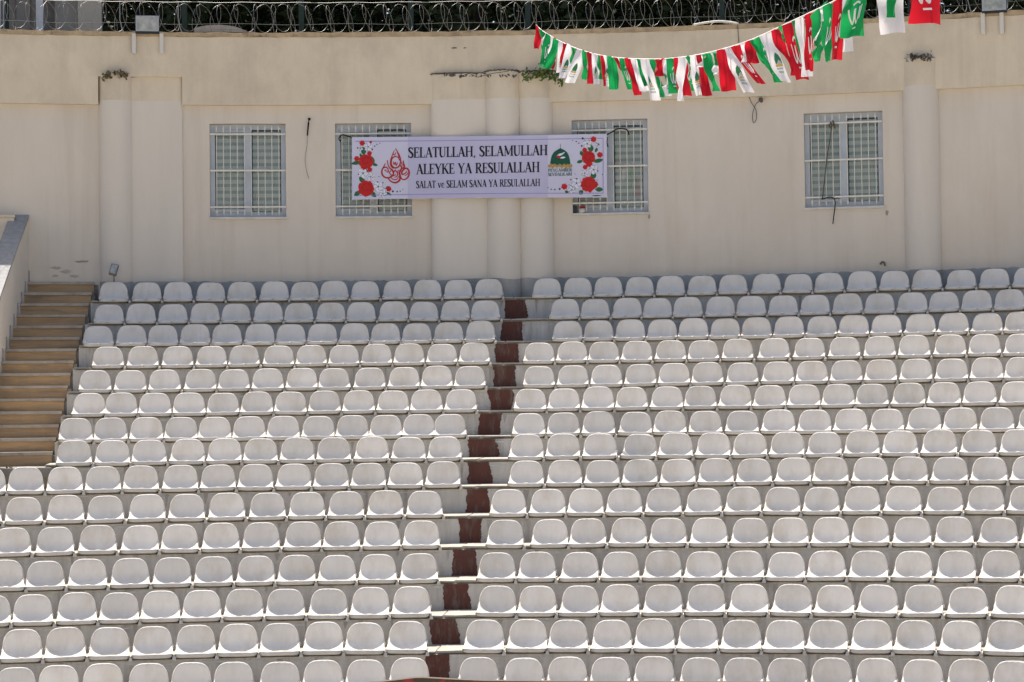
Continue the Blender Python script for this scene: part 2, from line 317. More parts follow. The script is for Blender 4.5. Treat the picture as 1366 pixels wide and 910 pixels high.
# ---- terrace
TER = thing('seating_terrace', 'curved grey concrete terrace stepping down under the rows of white seats', 'terrace')
patches = {1: (673, 702), 2: (670, 698), 3: (662, 691), 4: (657, 689), 5: (653, 682), 6: (640, 669), 7: (624, 662), 8: (624, 655), 9: (621, 653), 10: (611, 643), 11: (603, 635), 12: (591, 626), 13: (575, 611), 14: (568, 599), 15: (560, 592)}
rs = random.Random(3)
for k in range(1, NR + 1):
    Rk, zk = ROW_R[k], ROW_Z[k]
    Rb = (RW - 0.02) if k == 1 else ROW_R[k-1] + 0.05
    zt = zk + 0.0
    zlow = (ROW_Z[k+1] - 0.05) if k < NR else -ZC
    p0 = stair_phi_r(Rk) + 0.02 if k <= 8 else PH0
    st = MB(); st.arc(p0, PH1, Rk + 0.025, Rb, zlow, zt - 0.020, 0.4); st.arc(p0, PH1, Rk + 0.075, Rb, zt - 0.0195, zt + 0.001, 0.4)
    step = st.build('terrace_step', M['riser'], TER)
    # stone tread slabs, cut so that a joint falls in the aisle
    xm = (patches[min(k, 15)][0] + patches[min(k, 15)][1]) / 2 - 2
    ax = cyl(xm, row_y(k, xm), Rk)[0]
    cuts = [ax]; 
    c = ax
    while c < PH1: c += rs.uniform(2.6, 3.4); cuts.append(min(c, PH1))
    c = ax
    while c > p0: c -= rs.uniform(2.6, 3.4); cuts.insert(0, max(c, p0))
    for a, b in zip(cuts[:-1], cuts[1:]):
        if b - a < 0.15: continue
        g1 = 0.020; sk = rs.uniform(-0.02, 0.05)
        s = MB(); dz = rs.uniform(-0.004, 0.004); n = max(2, int((b - a) / 0.35)); base = len(s.v)
        for i in range(n + 1):
            t = i / n
            pn = a + g1 + (b - a - 2*g1) * t
            pf = pn + 0.10 * 1.0
            pf = min(max(pf, a + g1), PH1)
            wob = rs.uniform(-0.006, 0.006)
            s.v += [P(pn, Rk + wob, zt + 0.002), P(pn, Rk + wob + 0.004, zt + 0.020 + dz + rs.uniform(-.003, .002)), P(pf, Rb - 0.055 if k > 1 else Rb - 0.01, zt + 0.024 + dz), P(pf, Rb - 0.055 if k > 1 else Rb - 0.01, zt - 0.011)]
        for i in range(n):
            q = base + 4*i
            for kk in range(4):
                k2 = (kk + 1) % 4; s.f.append((q + kk, q + 4 + kk, q + 4 + k2, q + k2))
        s.f.append((base, base+1, base+2, base+3)); e = base + 4*n; s.f.append((e+3, e+2, e+1, e))
        s.build('tread_slab', M['tread'], step)
    # brown painted patch on the riser of the aisle
    if k in patches:
        x0, x1 = patches[k]; yr = row_y(k, (x0 + x1) / 2)
        a = cyl(x0, yr, Rk)[0]; b = cyl(x1, yr, Rk)[0]
        zhi = zt - 0.021; zlo = ROW_Z[k+1] + 0.026
        wl, wr_ = [0.0], [0.0]
        for _ in range(24): wl.append(wl[-1] * .86 + rs.uniform(-.03, .03)); wr_.append(wr_[-1] * .86 + rs.uniform(-.03, .03))
        def pp(u, v, a=a, b=b, wl=wl, wr_=wr_, zhi=zhi, zlo=zlo, Rk=Rk, ph=rs.uniform(0, 9)):
            z = zlo + (zhi - zlo) * v
            q = int(round(v * 24)); el_ = 0.06 * math.sin(2.3 * v + ph) + wl[q]; er_ = 0.07 * math.sin(2.6 * v + 2 + 2 * ph) + wr_[q]
            uu = (u + el_ * (1 - u) + er_ * u)
            return P(a + (b - a) * uu, Rk + 0.021, z)
        pm = MB(); pm.grid(pp, 6, 24); pm.build('brown_paint_patch', M['brown'], step)
    # pale smears just under the nosing and dark dirt spots
    sm = MB(); n_s = 0
    for i in range(60):
        ph = rs.uniform(p0 + 0.2, PH1 - 1); wd = rs.uniform(0.05, 0.22) * (180 / math.pi) / Rk; z1 = zt - 0.035 - rs.uniform(0.0, 0.03); h = rs.uniform(0.010, 0.022)
        pts = [P(ph - wd, Rk + 0.0225, z1 - h * .2), P(ph - wd*.4, Rk + 0.0225, z1 - h), P(ph + wd*.5, Rk + 0.0225, z1 - h * .8), P(ph + wd, Rk + 0.0225, z1 - h*.1), P(ph + wd*.3, Rk + 0.0225, z1), P(ph - wd*.5, Rk + 0.0225, z1 + h*.1)]
        sm.poly(pts)
    o = sm.build('paint_smear', M['smear'], step); o['kind'] = 'stuff'
    sm = MB()
    for i in range(26):
        ph = rs.uniform(p0 + 0.2, PH1 - 1); wd = rs.uniform(0.012, 0.035) * (180 / math.pi) / Rk; z1 = zt - 0.022 - rs.uniform(0.0, 0.02); h = rs.uniform(0.05, 0.25)
        sm.poly([P(ph - wd, Rk + 0.0218, z1), P(ph - wd * .3, Rk + 0.0218, z1 - h), P(ph + wd * .2, Rk + 0.0218, z1 - h * .7), P(ph + wd, Rk + 0.0218, z1 + .0)])
    o = sm.build('dirt_streak', M['streak'], step); o['kind'] = 'stuff'

# ---- side stairs
ST = thing('side_staircase', 'brown fronted stone staircase climbing the left end of the terrace', 'staircase')
NS = 15
for j in range(NS + 1):
    Rj = 30.37 - 0.325 * j; zj = 2.114 - 0.1747 * j
    if j == NS: zj = -0.50 + 0.02
    a, b = stair_phi_l(Rj) + 0.005, stair_phi_r(Rj) - 0.06
    Rb = min(RW + 0.05, Rj + 0.45)
    if j < NS:
        zn = zj - 0.1747
        body = MB(); body.arc(a, b, Rj + 0.030, Rb, zn - 0.10, zj - 0.042, 0.3)
        stp = body.build('stair_step', M['stair_r'], ST)
        t = MB(); t.arc(a + 0.002, b + 0.02, Rj, Rb + 0.02, zj - 0.040, zj + rs.uniform(-.003, .003), 0.3); t.build('tread', M['stair_t'], stp)
        ck = MB(); ck.arc(b + 0.003, b + 0.11, Rj + 0.05, Rb + 0.01, zn - 0.12, zj - 0.044, 0.1); ck.build('cheek', M['cheek'], stp)
    else:
        body = MB(); body.arc(a - 4, b + 0.1, 24.6, Rj + 0.4, -1.0, zj - 0.03, 0.5)
        body.build('landing', M['cheek'], ST)
# stepped skirting bolts at the parapet side
for j in range(NS):
    Rj = 30.37 - 0.325 * j; zj = 2.114 - 0.1747 * j
    a = stair_phi_l(Rj)
    s = MB(); s.arc(a + 0.006, a + 0.06, Rj + 0.06, Rj + 0.16, zj + 0.002, zj + 0.17, 0.1); s.build('skirting_block', M['coping'], ST)

PW = thing('stair_parapet', 'sloping plastered stair parapet with grey granite coping at far left', 'parapet')
pb = MB(); pc = MB()
n = 24; R0p, R1p = 24.9, RW - 0.01
def par_z(R): return 3.09 - (30.4 - R) * 0.5376
th = 0.24
prof = []
for i in range(n + 1):
    R = R0p + (R1p - R0p) * i / n; a = stair_phi_l(R); d = math.degrees(th / R)
    prof.append((R, a, d, par_z(R)))
for i in range(n):
    (Ra, aa, da, za), (Rb_, ab, db, zb) = prof[i], prof[i+1]
    lo = -1.2
    pb.hexa([P(aa - da, Ra, lo), P(aa, Ra, lo), P(ab, Rb_, lo), P(ab - db, Rb_, lo)], [P(aa - da, Ra, za - .05), P(aa, Ra, za - .05), P(ab, Rb_, zb - .05), P(ab - db, Rb_, zb - .05)])
    e = 0.03
    pc.hexa([P(aa - da - e, Ra, za - .048), P(aa + e, Ra, za - .048), P(ab + e, Rb_, zb - .048), P(ab - db - e, Rb_, zb - .048)], [P(aa - da - e, Ra, za), P(aa + e, Ra, za), P(ab + e, Rb_, zb), P(ab - db - e, Rb_, zb)])
pb.build('body', M['wall'], PW); pc.build('coping', M['coping'], PW)
LW = thing('landing_wall', 'short plastered wall with flat top beside the stair parapet', 'wall')
s = MB(); s.arc(-18.5, -11.72, 30.22, RW - 0.02, 1.0, 3.045, 0.5); s.build('body', M['wall'], LW)
s = MB(); s.arc(-18.5, -11.70, 30.19, RW - 0.015, 3.047, 3.085, 0.5); s.build('coping', M['band'], LW)

# ---- back wall building
BW = thing('stand_back_building', 'long curved beige plastered building wall behind the top row of seats', 'building')
wins = []
for (x0, x1) in ((280, 381.5), (447.5, 549), (763.5, 864.5), (1073.5, 1178.5)):
    wins.append((cyl(x0, 230, RW)[0], cyl(x1, 230, RW)[0]))
phs = [PH0]
while phs[-1] < PH1 - 1e-6: phs.append(min(PH1, phs[-1] + 0.3))
for a, b in wins:
    phs = [p for p in phs if not (abs(p - a) < 0.06 or abs(p - b) < 0.06)] + [a, b]
phs.sort()
zl = [1.2, Z_WB, Z_WT, Z_BAND + 0.05]
wb = MB()
def inwin(p): return any(a + 1e-4 < p < b - 1e-4 for a, b in wins)
idx = {}
for i, p in enumerate(phs):
    for j, z in enumerate(zl): idx[i, j] = len(wb.v); wb.v.append(P(p, RW, z))
for i in range(len(phs) - 1):
    for j in range(3):
        if j == 1 and inwin((phs[i] + phs[i+1]) / 2): continue
        wb.f.append((idx[i, j], idx[i+1, j], idx[i+1, j+1], idx[i, j+1]))
for a, b in wins:                # reveals
    D = 0.22
    wb.quad(P(a, RW, Z_WB), P(a, RW, Z_WT), P(a, RW + D, Z_WT), P(a, RW + D, Z_WB))
    wb.quad(P(b, RW, Z_WT), P(b, RW, Z_WB), P(b, RW + D, Z_WB), P(b, RW + D, Z_WT))
    wb.quad(P(a, RW, Z_WT), P(b, RW, Z_WT), P(b, RW + D, Z_WT), P(a, RW + D, Z_WT))
    wb.quad(P(b, RW, Z_WB), P(a, RW, Z_WB), P(a, RW + D, Z_WB), P(b, RW + D, Z_WB))
wb.build('wall', M['wall'], BW)
s = MB(); s.arc(PH0, PH1, RW + 0.26, RW + 0.29, -ZC, Z_TOP - 0.1, 0.5); s.build('dark_backing', M['room'], BW)  # backing sheet: room's darkness put into its near-black colour, also blocks light
# upper band, proud of the wall; broken by a recess above the flat pilaster on the left
RB = RW - 0.085
xb_notch = cyl(243, 120, RB)[0]; xb_l = cyl(131, 120, RB)[0]
def wavy_arc(mb, p0, p1, R0, R1, z0, z1, amp, seed, step=0.22):
    r = random.Random(seed); n = max(2, int((p1 - p0) / step)); b = len(mb.v)
    for i in range(n + 1):
        ph = p0 + (p1 - p0) * i / n; e = r.uniform(-amp, amp); e2 = r.uniform(-amp, amp) * .5
        mb.v += [P(ph, R0, z0 + e2 * .4), P(ph, R0, z1 + e), P(ph, R1, z1 + e * .5), P(ph, R1, z0)]
    for i in range(n):
        a = b + 4 * i
        for k in range(4):
            k2 = (k + 1) % 4; mb.f.append((a + k, a + 4 + k, a + 4 + k2, a + k2))
    mb.f.append((b, b+1, b+2, b+3)); e = b + 4*n; mb.f.append((e+3, e+2, e+1, e))
s = MB(); wavy_arc(s, PH0, xb_l, RB, RW + 0.25, Z_BAND, Z_TOP - 0.07, 0.004, 1); s.build('upper_band', M['band'], BW)
s = MB(); wavy_arc(s, xb_l + 0.001, xb_notch - 0.001, RB, RW + 0.25, 5.16, Z_TOP - 0.07, 0.004, 2); s.build('upper_band', M['band'], BW)
s = MB(); wavy_arc(s, xb_notch, PH1, RB, RW + 0.25, Z_BAND, Z_TOP - 0.07, 0.004, 3); s.build('upper_band', M['band'], BW)
s = MB(); wavy_arc(s, PH0, PH1, RB - 0.012, RW + 0.25, Z_TOP - 0.068, Z_TOP, 0.008, 4); s.build('band_top', M['edge'], BW)
# plinth: grey cement render with a ragged upper edge
s = MB(); wavy_arc(s, stair_phi_r(30.4) + 0.1, PH1, RW - 0.012, RW + 0.05, ROW_Z[1], ROW_Z[1] + 0.335, 0.012, 5, 0.10); s.build('plinth', M['plinth'], BW)
# columns
def column(x0, x1, prot, ztop, power=2.0, zsplit=4.80):
    a = cyl(x0, 230, RW - 0.1)[0]; b = cyl(x1, 230, RW - 0.1)[0]; n = 20
    def prof(t):
        u = -1 + 2 * t; ang = math.pi * t
        c, s_ = -math.cos(ang), math.sin(ang)
        c = math.copysign(abs(c) ** (2 / power), c); s_ = abs(s_) ** (2 / power)
        return a + (b - a) * (c + 1) / 2, RW + 0.03 - (prot + 0.03) * s_
    def cap(mb, z):
        mb.poly([P(*prof(i / n), z) for i in range(n + 1)])
    sh = MB(); sh.grid(lambda u, v: P(*prof(u), 1.5 + (zsplit - 1.5) * v), n, 4)
    c = sh.build('column', M['column'], BW, smooth=True)
    if x0 < 1300:
        zb0 = ROW_Z[1] + 0.325
        bs = MB(); bs.grid(lambda u, v: (lambda q: P(q[0], q[1] - .010, 1.5 + (zb0 + .012 * math.sin(9 * u + x0) - 1.5) * v))(prof(u)), n, 2)
        bs.build('column_base', M['plinth'], c, smooth=True)
    hd = MB(); hd.grid(lambda u, v: P(*prof(u), zsplit + (ztop - zsplit) * v + (0.012 * math.sin(7 * u + x0) if v == 1 else 0)), n, 3)
    hd.build('column_head', M['band'], c, smooth=True)
    tp = MB(); cap(tp, ztop + 0.004); tp.build('column_top', M['dirt'], c)
    if power < 5 and 300 < x0 < 900:
        r = random.Random(int(x0)); pts = [P(q[0], min(q[1], RB) - .004, ztop + r.uniform(-.006, .012)) for q in (prof(i / 40) for i in range(4, 37))]
        ld = MB(); ld.tube(pts, [r.uniform(.004, .015) for _ in pts], 6); ld.build('ledge_moss', M['dirt'], c, True)
column(132, 178, 0.17, 5.20)
column(173, 244, 0.055, 5.158, 9.0)
column(574, 654, 0.145, 5.19, 3.2)
column(646, 696, 0.225, 5.215)
column(690, 738, 0.185, 5.20)
column(1205, 1254, 0.19, 5.205)

# ---- windows
def window(a, b, sash_side):
    W = thing_part('window', BW)
    pm = (a + b) / 2; Rf = RW + 0.09
    def bx(mb, pa, pb, z0, z1, R0, R1): mb.arc(pa, pb, R0, R1, z0, z1, 5)
    wdeg = b - a; pd = lambda m_: math.degrees(m_ / RW)
    z0, z1 = Z_WB + 0.035, Z_WT - 0.004
    fr = MB(); f = 0.075
    bx(fr, a + .004, a + pd(f), z0, z1, Rf, Rf + .06); bx(fr, b - pd(f), b - .004, z0, z1, Rf, Rf + .06)
    bx(fr, a + pd(f), b - pd(f), z1 - f, z1, Rf + .002, Rf + .058); bx(fr, a + pd(f), b - pd(f), z0, z0 + f, Rf + .002, Rf + .058)
    fr.build('frame', M['frame'], W)
    ml = MB(); bx(ml, pm - pd(.055), pm + pd(.055), z0 + f, z1 - f, Rf - .015, Rf + .05); ml.build('mullion', M['frame'], W)
    # opening sash on one side with a heavier rail
    sa, sb = (a + pd(f), pm - pd(.055)) if sash_side < 0 else (pm + pd(.055), b - pd(f))
    e = 0.045
    for (za, zb_) in ((z1 - f - e, z1 - f - .002), (z0 + f + .002, z0 + f + e)):
        ss = MB(); bx(ss, sa, sb, za, zb_, Rf - .012, Rf + .04); ss.build('sash_rail', M['frame'], W)
    for (ga, gb) in ((a + pd(f), pm - pd(.055)), (pm + pd(.055), b - pd(f))):
        gl = MB(); bx(gl, ga + .002, gb - .002, z0 + f + .002, z1 - f - .002, Rf + .045, Rf + .050); gl.build('pane', M['glass'], W)
        # zebra blind: opaque strips in front of a darker mesh
        n = 12; H = (z1 - z0 - 2*f); sh = MB(); bx(sh, ga + .03, gb - .03, z0 + f - .02, z1 - f - .02, Rf + .082, Rf + .085); sh.build('blind_mesh', M['sheer'], W)
        for i in range(n):
            zz = z0 + f + H * (i + 0.22) / n
            st_ = MB(); bx(st_, ga + .025, gb - .025, zz, zz + H / n * 0.56, Rf + .070, Rf + .074); st_.build('blind_strip', M['blind'], W)
    si = MB(); bx(si, a - pd(.012), b + pd(.012), Z_WB - .004, Z_WB + .030, RW - .03, RW + .10); si.build('sill', M['sill'], W)
    # security grille
    RG = RW - 0.008
    for zz in (z1 - 0.155, (z0 + z1) / 2 - 0.005, z0 + 0.145):
        r = MB(); bx(r, a + .006, b - .006, zz - .012, zz + .012, RG - .012, RG + .004); r.build('rail', M['bar'], W)
    nb = 11
    for i in range(1, nb):
        ph = a + wdeg * (i + (-.02)) / nb
        br = MB(); pts = [P(ph, RG + .016, z) for z in (z0 + .015, z0 + .05, z0 + .06, z0 + .08, z0 + .10, z1 - .10, z1 - .08, z1 - .06, z1 - .05, z1 - .015)]
        br.tube(pts, [.003, .008, .013, .012, .0075, .0075, .012, .013, .008, .003], 6); br.build('bar', M['bar'], W)
    return W
def thing_part(name, parent):
    o = bpy.data.objects.new(name, None); o.empty_display_size = .1; col.objects.link(o); o.parent = parent; return o
for i, (a, b) in enumerate(wins): window(a, b, -1)

# ------------------------------------------------------------------ seats
SW = 0.44
def seat_meshes():
    us = [-1, -.998, -.988, -.965, -.925, -.86, -.76, -.58, -.32, 0, .32, .58, .76, .86, .925, .965, .988, .998, 1]
    def half(z):                         # half width of the shell at height z
        return 0.208 - 0.014 * min(1, max(0, (z - 0.045) / 0.06)) - 0.010 * min(1, max(0, (z - 0.105) / 0.19))
    rows_ = []
    NP = 9; NF = 5; NBk = 6
    colpaths = []
    for u in us:
        au = abs(u)
        ztop = 0.105 + 0.200 * (1 - au ** 4.3) ** 0.34
        path = []
        def zp(y):
            t = y / 0.33
            return 0.043 - 0.030 * math.sin(math.pi * min(1, t) * 0.62) + (au ** 2.3) * (0.088 * t ** 1.05)
        for i in range(NP):
            y = 0.004 + 0.30 * i / (NP - 1); path.append((y, zp(y)))
        p0 = path[-1]
        zb = max(p0[1] + 0.004, min(0.13, ztop - 0.003))
        def yb(z): return 0.372 + 0.16 * z - 0.045 * au ** 2
        for i in range(1, NF + 1):
            t = i / NF
            q0, q1, q2 = p0, (yb(p0[1]) - 0.005, p0[1] - 0.0), (yb(zb), zb)
            path.append(((1-t)**2*q0[0] + 2*t*(1-t)*q1[0] + t*t*q2[0], (1-t)**2*q0[1] + 2*t*(1-t)*q1[1] + t*t*q2[1]))
        for i in range(1, NBk + 1):
            t = i / NBk; z = zb + (max(ztop, zb + .002) - zb) * t; path.append((yb(z), z))
        colpaths.append(path)
    nrow = len(colpaths[0]); mb = MB()
    def X(u, z, y): return u * half(z)
    # inner surface + rolled rim at the sides
    cols = []
    for u, path in zip(us, colpaths):
        c = [Vector((X(u, z, y), y, z)) for (y, z) in path]
        y, z = path[-1]; au = abs(u)
        nx = (au ** 6) * (1 if u > 0 else -1) * 0.012
        c.append(Vector((c[-1].x + nx * .6, y + 0.007, z + 0.003 * (1 - au ** 6))))
        c.append(Vector((c[-1].x + nx * .5, y + 0.014, z - 0.002)))
        c.append(Vector((c[-1].x + nx * .2, y + 0.018, z - 0.020)))
        cols.append(c)
    for sgn in (1, -1):
        src = cols[-1] if sgn > 0 else cols[0]
        o1 = [v + Vector((sgn * .006, .002, .001)) for v in src]; o2 = [v + Vector((sgn * .011, .004, -.010)) for v in src]; o3 = [v + Vector((sgn * .011, .006, -.034)) for v in src]
        if sgn > 0: cols += [o1, o2, o3]
        else: cols = [o3, o2, o1] + cols
    n0 = len(mb.v); nr = len(cols[0])
    for c in cols: mb.v += c
    for i in range(len(cols) - 1):
        for j in range(nr - 1):
            a = n0 + i * nr + j; mb.f.append((a, a + nr, a + nr + 1, a + 1))
    shell = mb.mesh('shell', M['seat'], True)
    # front lip: rolled-down edge with rounded ends
    lp = MB(); n = 16
    def lipf(u, v):
        x = (-1 + 2 * u) * 0.211; e = abs(-1 + 2 * u) ** 8
        prof_ = [(0.0045, 0.0425), (0.001, 0.0418), (-0.001, 0.0395), (-0.004, 0.020), (-0.007, 0.003), (-0.002, -0.001), (0.03, 0.004)]
        y, z = prof_[int(round(v * 6))]
        return (x * (1 - 0.02 * v), y + 0.03 * e, z + 0.014 * e * v)
    lp.grid(lipf, n, 6, True); lip = lp.mesh('front_lip', M['lip'], True)
    tb = MB(); tb.hexa([(-.030, -.010, .020), (.014, -.010, .022), (.018, .006, .022), (-.026, .006, .020)], [(-.018, -.006, .043), (.028, -.006, .044), (.032, .03, .048), (-.014, .03, .047)])
    tab = tb.mesh('front_tab', M['seat'])
    ft = MB(); ft.hexa([(.206, -.006, -.024), (.248, -.006, -.024), (.248, .07, -.012), (.206, .07, -.012)], [(.212, .004, .014), (.242, .004, .014), (.242, .06, .024), (.212, .06, .024)])
    ft.tube([(.227, .020, .010), (.227, .020, .032)], .010, 8)
    foot = ft.mesh('mounting_foot', M['foot'])
    bt = MB(); bt.tube([(.196, -.004, -.004), (.206, .02, -.002), (.206, .05, -.002)], [.007, .010, .010], 6); bolt = bt.mesh('bolt', M['black'])
    lg = MB(); lg.tube([(-.15, .40, .10), (-.15, .37, .026), (-.15, .12, .026), (.15, .12, .026), (.15, .37, .026), (.15, .40, .10)], .010, 6)
    leg = lg.mesh('support_frame', M['foot'])
    return [('shell', shell), ('front_lip', lip), ('front_tab', tab), ('mounting_foot', foot), ('bolt', bolt), ('support_frame', leg)]
SM = seat_meshes()
ORD = ['', 'first', 'second', 'third', 'fourth', 'fifth', 'sixth', 'seventh', 'eighth', 'ninth', 'tenth', 'eleventh', 'twelfth', 'thirteenth', 'fourteenth', 'fifteenth', 'sixteenth', 'seventeenth']
rj = random.Random(11)
far = {}                                     # merged shells of the four top rows
for k in range(1, 16):
    for side, lst in zip(('left', 'right'), SEATS[k]):
        for i, ph in enumerate(lst):
            loc = P(ph, ROW_R[k] - 0.034 + rj.uniform(-.004, .004), ROW_Z[k] + rj.uniform(-.003, .003) + 0.0)
            rot = (rj.gauss(0, .012), rj.gauss(0, .011), -R_(ph) + rj.gauss(0, .018))
            if k >= 5:
                row = 'bottom row' if k == 15 else '%s row from the bottom' % ORD[16 - k]
                e = thing('stadium_seat', 'white plastic seat in the %s, %s %s of the aisle' % (row, ORD[i + 1], side), 'seat', 'white seats in rows on the terrace')
                e.location = loc; e.rotation_euler = rot
                for nm, me in SM: link(nm, me, e)
            else:
                Mx = Matrix.Translation(loc) @ __import__('mathutils').Euler(rot).to_matrix().to_4x4()
                for nm, me in SM: far.setdefault(nm, (me, []))[1].append(Mx)
verts = []; faces = []; mi = []; mats = []
for nm, (me, lst) in far.items():
    vs = [v.co.copy() for v in me.vertices]; fs = [tuple(p.vertices) for p in me.polygons]
    if me.materials[0] not in mats: mats.append(me.materials[0])
    q = mats.index(me.materials[0])
    for Mx in lst:
        b = len(verts); verts += [tuple(Mx @ v) for v in vs]; faces += [tuple(b + i for i in f) for f in fs]; mi += [q] * len(fs)
me = bpy.data.meshes.new('top_row_seats'); me.from_pydata(verts, [], faces)
for m_ in mats: me.materials.append(m_)
me.polygons.foreach_set('material_index', mi); me.polygons.foreach_set('use_smooth', [True] * len(faces)); me.update()
tag(link('top_row_seats', me), 'four topmost rows of white plastic seats below the building wall', 'seats', kind='stuff')

# ------------------------------------------------------------------ behind the wall
HB = thing('hall_building', 'pale grey and beige hall seen above the wall at top left', 'building')
def hall(name, x0, x1, m_, R=33.6, dR=0.4, z0=5.36, z1=9.5):
    s = MB(); s.arc(cyl(x0, 25, R)[0], cyl(x1, 25, R)[0], R, R + dR, z0, z1, 1.0); return s.build(name, M[m_], HB)
hall('wall', 104, 135.5, 'hall1', 33.50, 1.2); hall('wall', 73, 104, 'hall2', 33.62, 1.0); hall('wall', 57, 73, 'sheet', 33.80, 1.0)
hall('wall', 12, 48, 'sheet', 33.75, 1.0); hall('door', 22, 40, 'hall2', 33.70, 0.04); hall('post', 48, 57.5, 'hallpost', 33.4, 0.2); hall('post', 7, 12, 'greenpost', 33.45, 0.15); hall('wall', -90, 7, 'hall2', 33.9, 1.0)
lat = None
for i in range(3):
    hall('grille_bar', -4 + i * 4, -2.6 + i * 4, 'hallpost', 33.80, 0.03)

FN = thing('green_fence', 'dark green post and wire fence standing behind the razor wire', 'fence')
for x in (246, 402, 548, 704, 963, 1126, 1215):
    s = MB(); ph = cyl(x, 20, 30.95)[0]; s.arc(ph - .075, ph + .075, 30.92, 30.99, 5.35, 8.2, 1); s.build('post', M['greenpost'], FN)
for zz in (6.05, 6.55, 7.1, 7.6):
    s = MB(); s.tube([P(PH0 + i * .5, 30.90, zz + .01 * math.sin(i)) for i in range(int((PH1 - PH0) / .5))], .003, 4); s.build('fence_wire', M['greenpost'], FN)

RZ = thing('razor_wire_coil', 'coil of shiny razor wire running along the top of the wall', 'razor wire')
rr = random.Random(5)
for hand in (1, -1):
    pts = []; ph = PH0 + (0.1 if hand > 0 else 0.33); loops = []
    while ph < PH1:
        pitch = rr.uniform(0.44, 0.64); rad = rr.uniform(0.19, 0.225); tilt = rr.uniform(-.03, .03)
        zc = 6.055 + rr.uniform(-.012, .012)
        N = 18
        for i in range(N):
            a = 2 * math.pi * i / N
            x_ = ph + pitch * i / N + hand * 0.16 * math.sin(a)
            pts.append(P(x_, RW - 0.01 + 0.17 * math.sin(a) * hand, zc + rad * math.cos(a) + tilt * math.sin(a)))
        ph += pitch
    s = MB(); s.tube(pts, 0.0028, 4); s.build('coil', M['metal'], RZ, True)
    b = MB()
    for i in range(2, len(pts) - 2, 3):
        if i % 18 in (9, 10):
            t = (pts[i+1] - pts[i-1]).normalized(); n_ = t.cross(Vector((0, 1, 0))).normalized()
            b.poly([pts[i] - t * .022, pts[i] - n_ * .010, pts[i] + t * .022, pts[i] + n_ * .010])
    if b.v: b.build('blades', M['metal'], RZ)['kind'] = 'stuff'
s = MB(); s.tube([P(PH0 + i * .4, RW - 0.20, 6.26 + .006 * math.sin(i * 1.7)) for i in range(int((PH1 - PH0) / .4))], .0035, 4); s.build('tension_wire', M['metal'], RZ)
for x in (160, 238, 1292):
    ph = cyl(x, 30, RW)[0]
    s = MB(); s.tube([P(ph + .12, RW - .05, 5.80), P(ph + .05, RW - .05, 5.90), P(ph, RW - .05, 6.02), P(ph, RW - .05, 6.30)], .008, 6); s.build('wire_stake', M['metal'], RZ)

def floodlight(x0, x1, y0, y1, xl, xr, ytop, ybot, label):
    T = thing('floodlight', label, 'floodlight', 'floodlights on the wall top')
    R = RW - 0.16
    a, zt = cyl(x0, y0, R); b, zb = cyl(x1, y1, R)
    s = MB(); s.arc(a, b, R, R + .14, zb - .03, zt, 1); s.build('housing', M['housing'], T)
    s = MB(); s.arc(a + .012, b - .012, R - .012, R - .002, zb, zt - .012, 1); s.build('lens_frame', M['lampframe'], T)
    s = MB(); s.arc(a + .05, b - .05, R - .018, R - .013, zb + .022, zt - .035, 1); s.build('lens', M['lampglass'], T)
    s = MB(); s.arc((a + b) / 2 - .03, (a + b) / 2 + .03, R + .03, R + .10, 5.84, zb - .031, 1); s.arc(a + .1, b - .1, R + .03, R + .08, 5.84, 5.87, 1); s.build('yoke', M['housing'], T)
    for x in (xl, xr):
        ph, zA = cyl(x, ytop, RB - .03); _, zB = cyl(x, ybot, RB - .03)
        s = MB(); s.arc(ph - .055, ph + .055, RB - .055, RB - .016, zB, zA, 1); s.build('bracket', M['pipe'], T)
floodlight(180.5, 212.5, 20, 42, 178.5, 215.5, 45, 72, 'square floodlight on white brackets above the left pilaster')
floodlight(1309, 1343, -14, 13, 1311, 1336, 17, 46, 'square floodlight on pale brackets at the top right corner')

FS = thing('fibre_sheet', 'weathered grey sheet lying on the wall top under the razor wire', 'sheet')
a = cyl(259, 40, RW)[0]; b = cyl(329, 40, RW)[0]
def fs(u, v, top=True): return P(a + (b - a) * u, RW - .06 + .3 * v, 5.835 + (0.03 + 0.085 * (max(0, 1 - (2 * abs(u - .45)) ** 2)) ** .7 if top else 0))
s = MB(); s.grid(lambda u, v: fs(u, v), 14, 3); s.grid(lambda u, v: P(a + (b - a) * u, RW - .06, 5.835 + (fs(u, 0).z - ZC - 5.835) * v), 14, 1); s.build('top_sheet', M['sheet'], FS)
s = MB(); s.arc(a + .5, b - .1, RW - .075, RW - .062, 5.84, 5.865, 1); s.build('edge_strip', M['hall2'], FS)

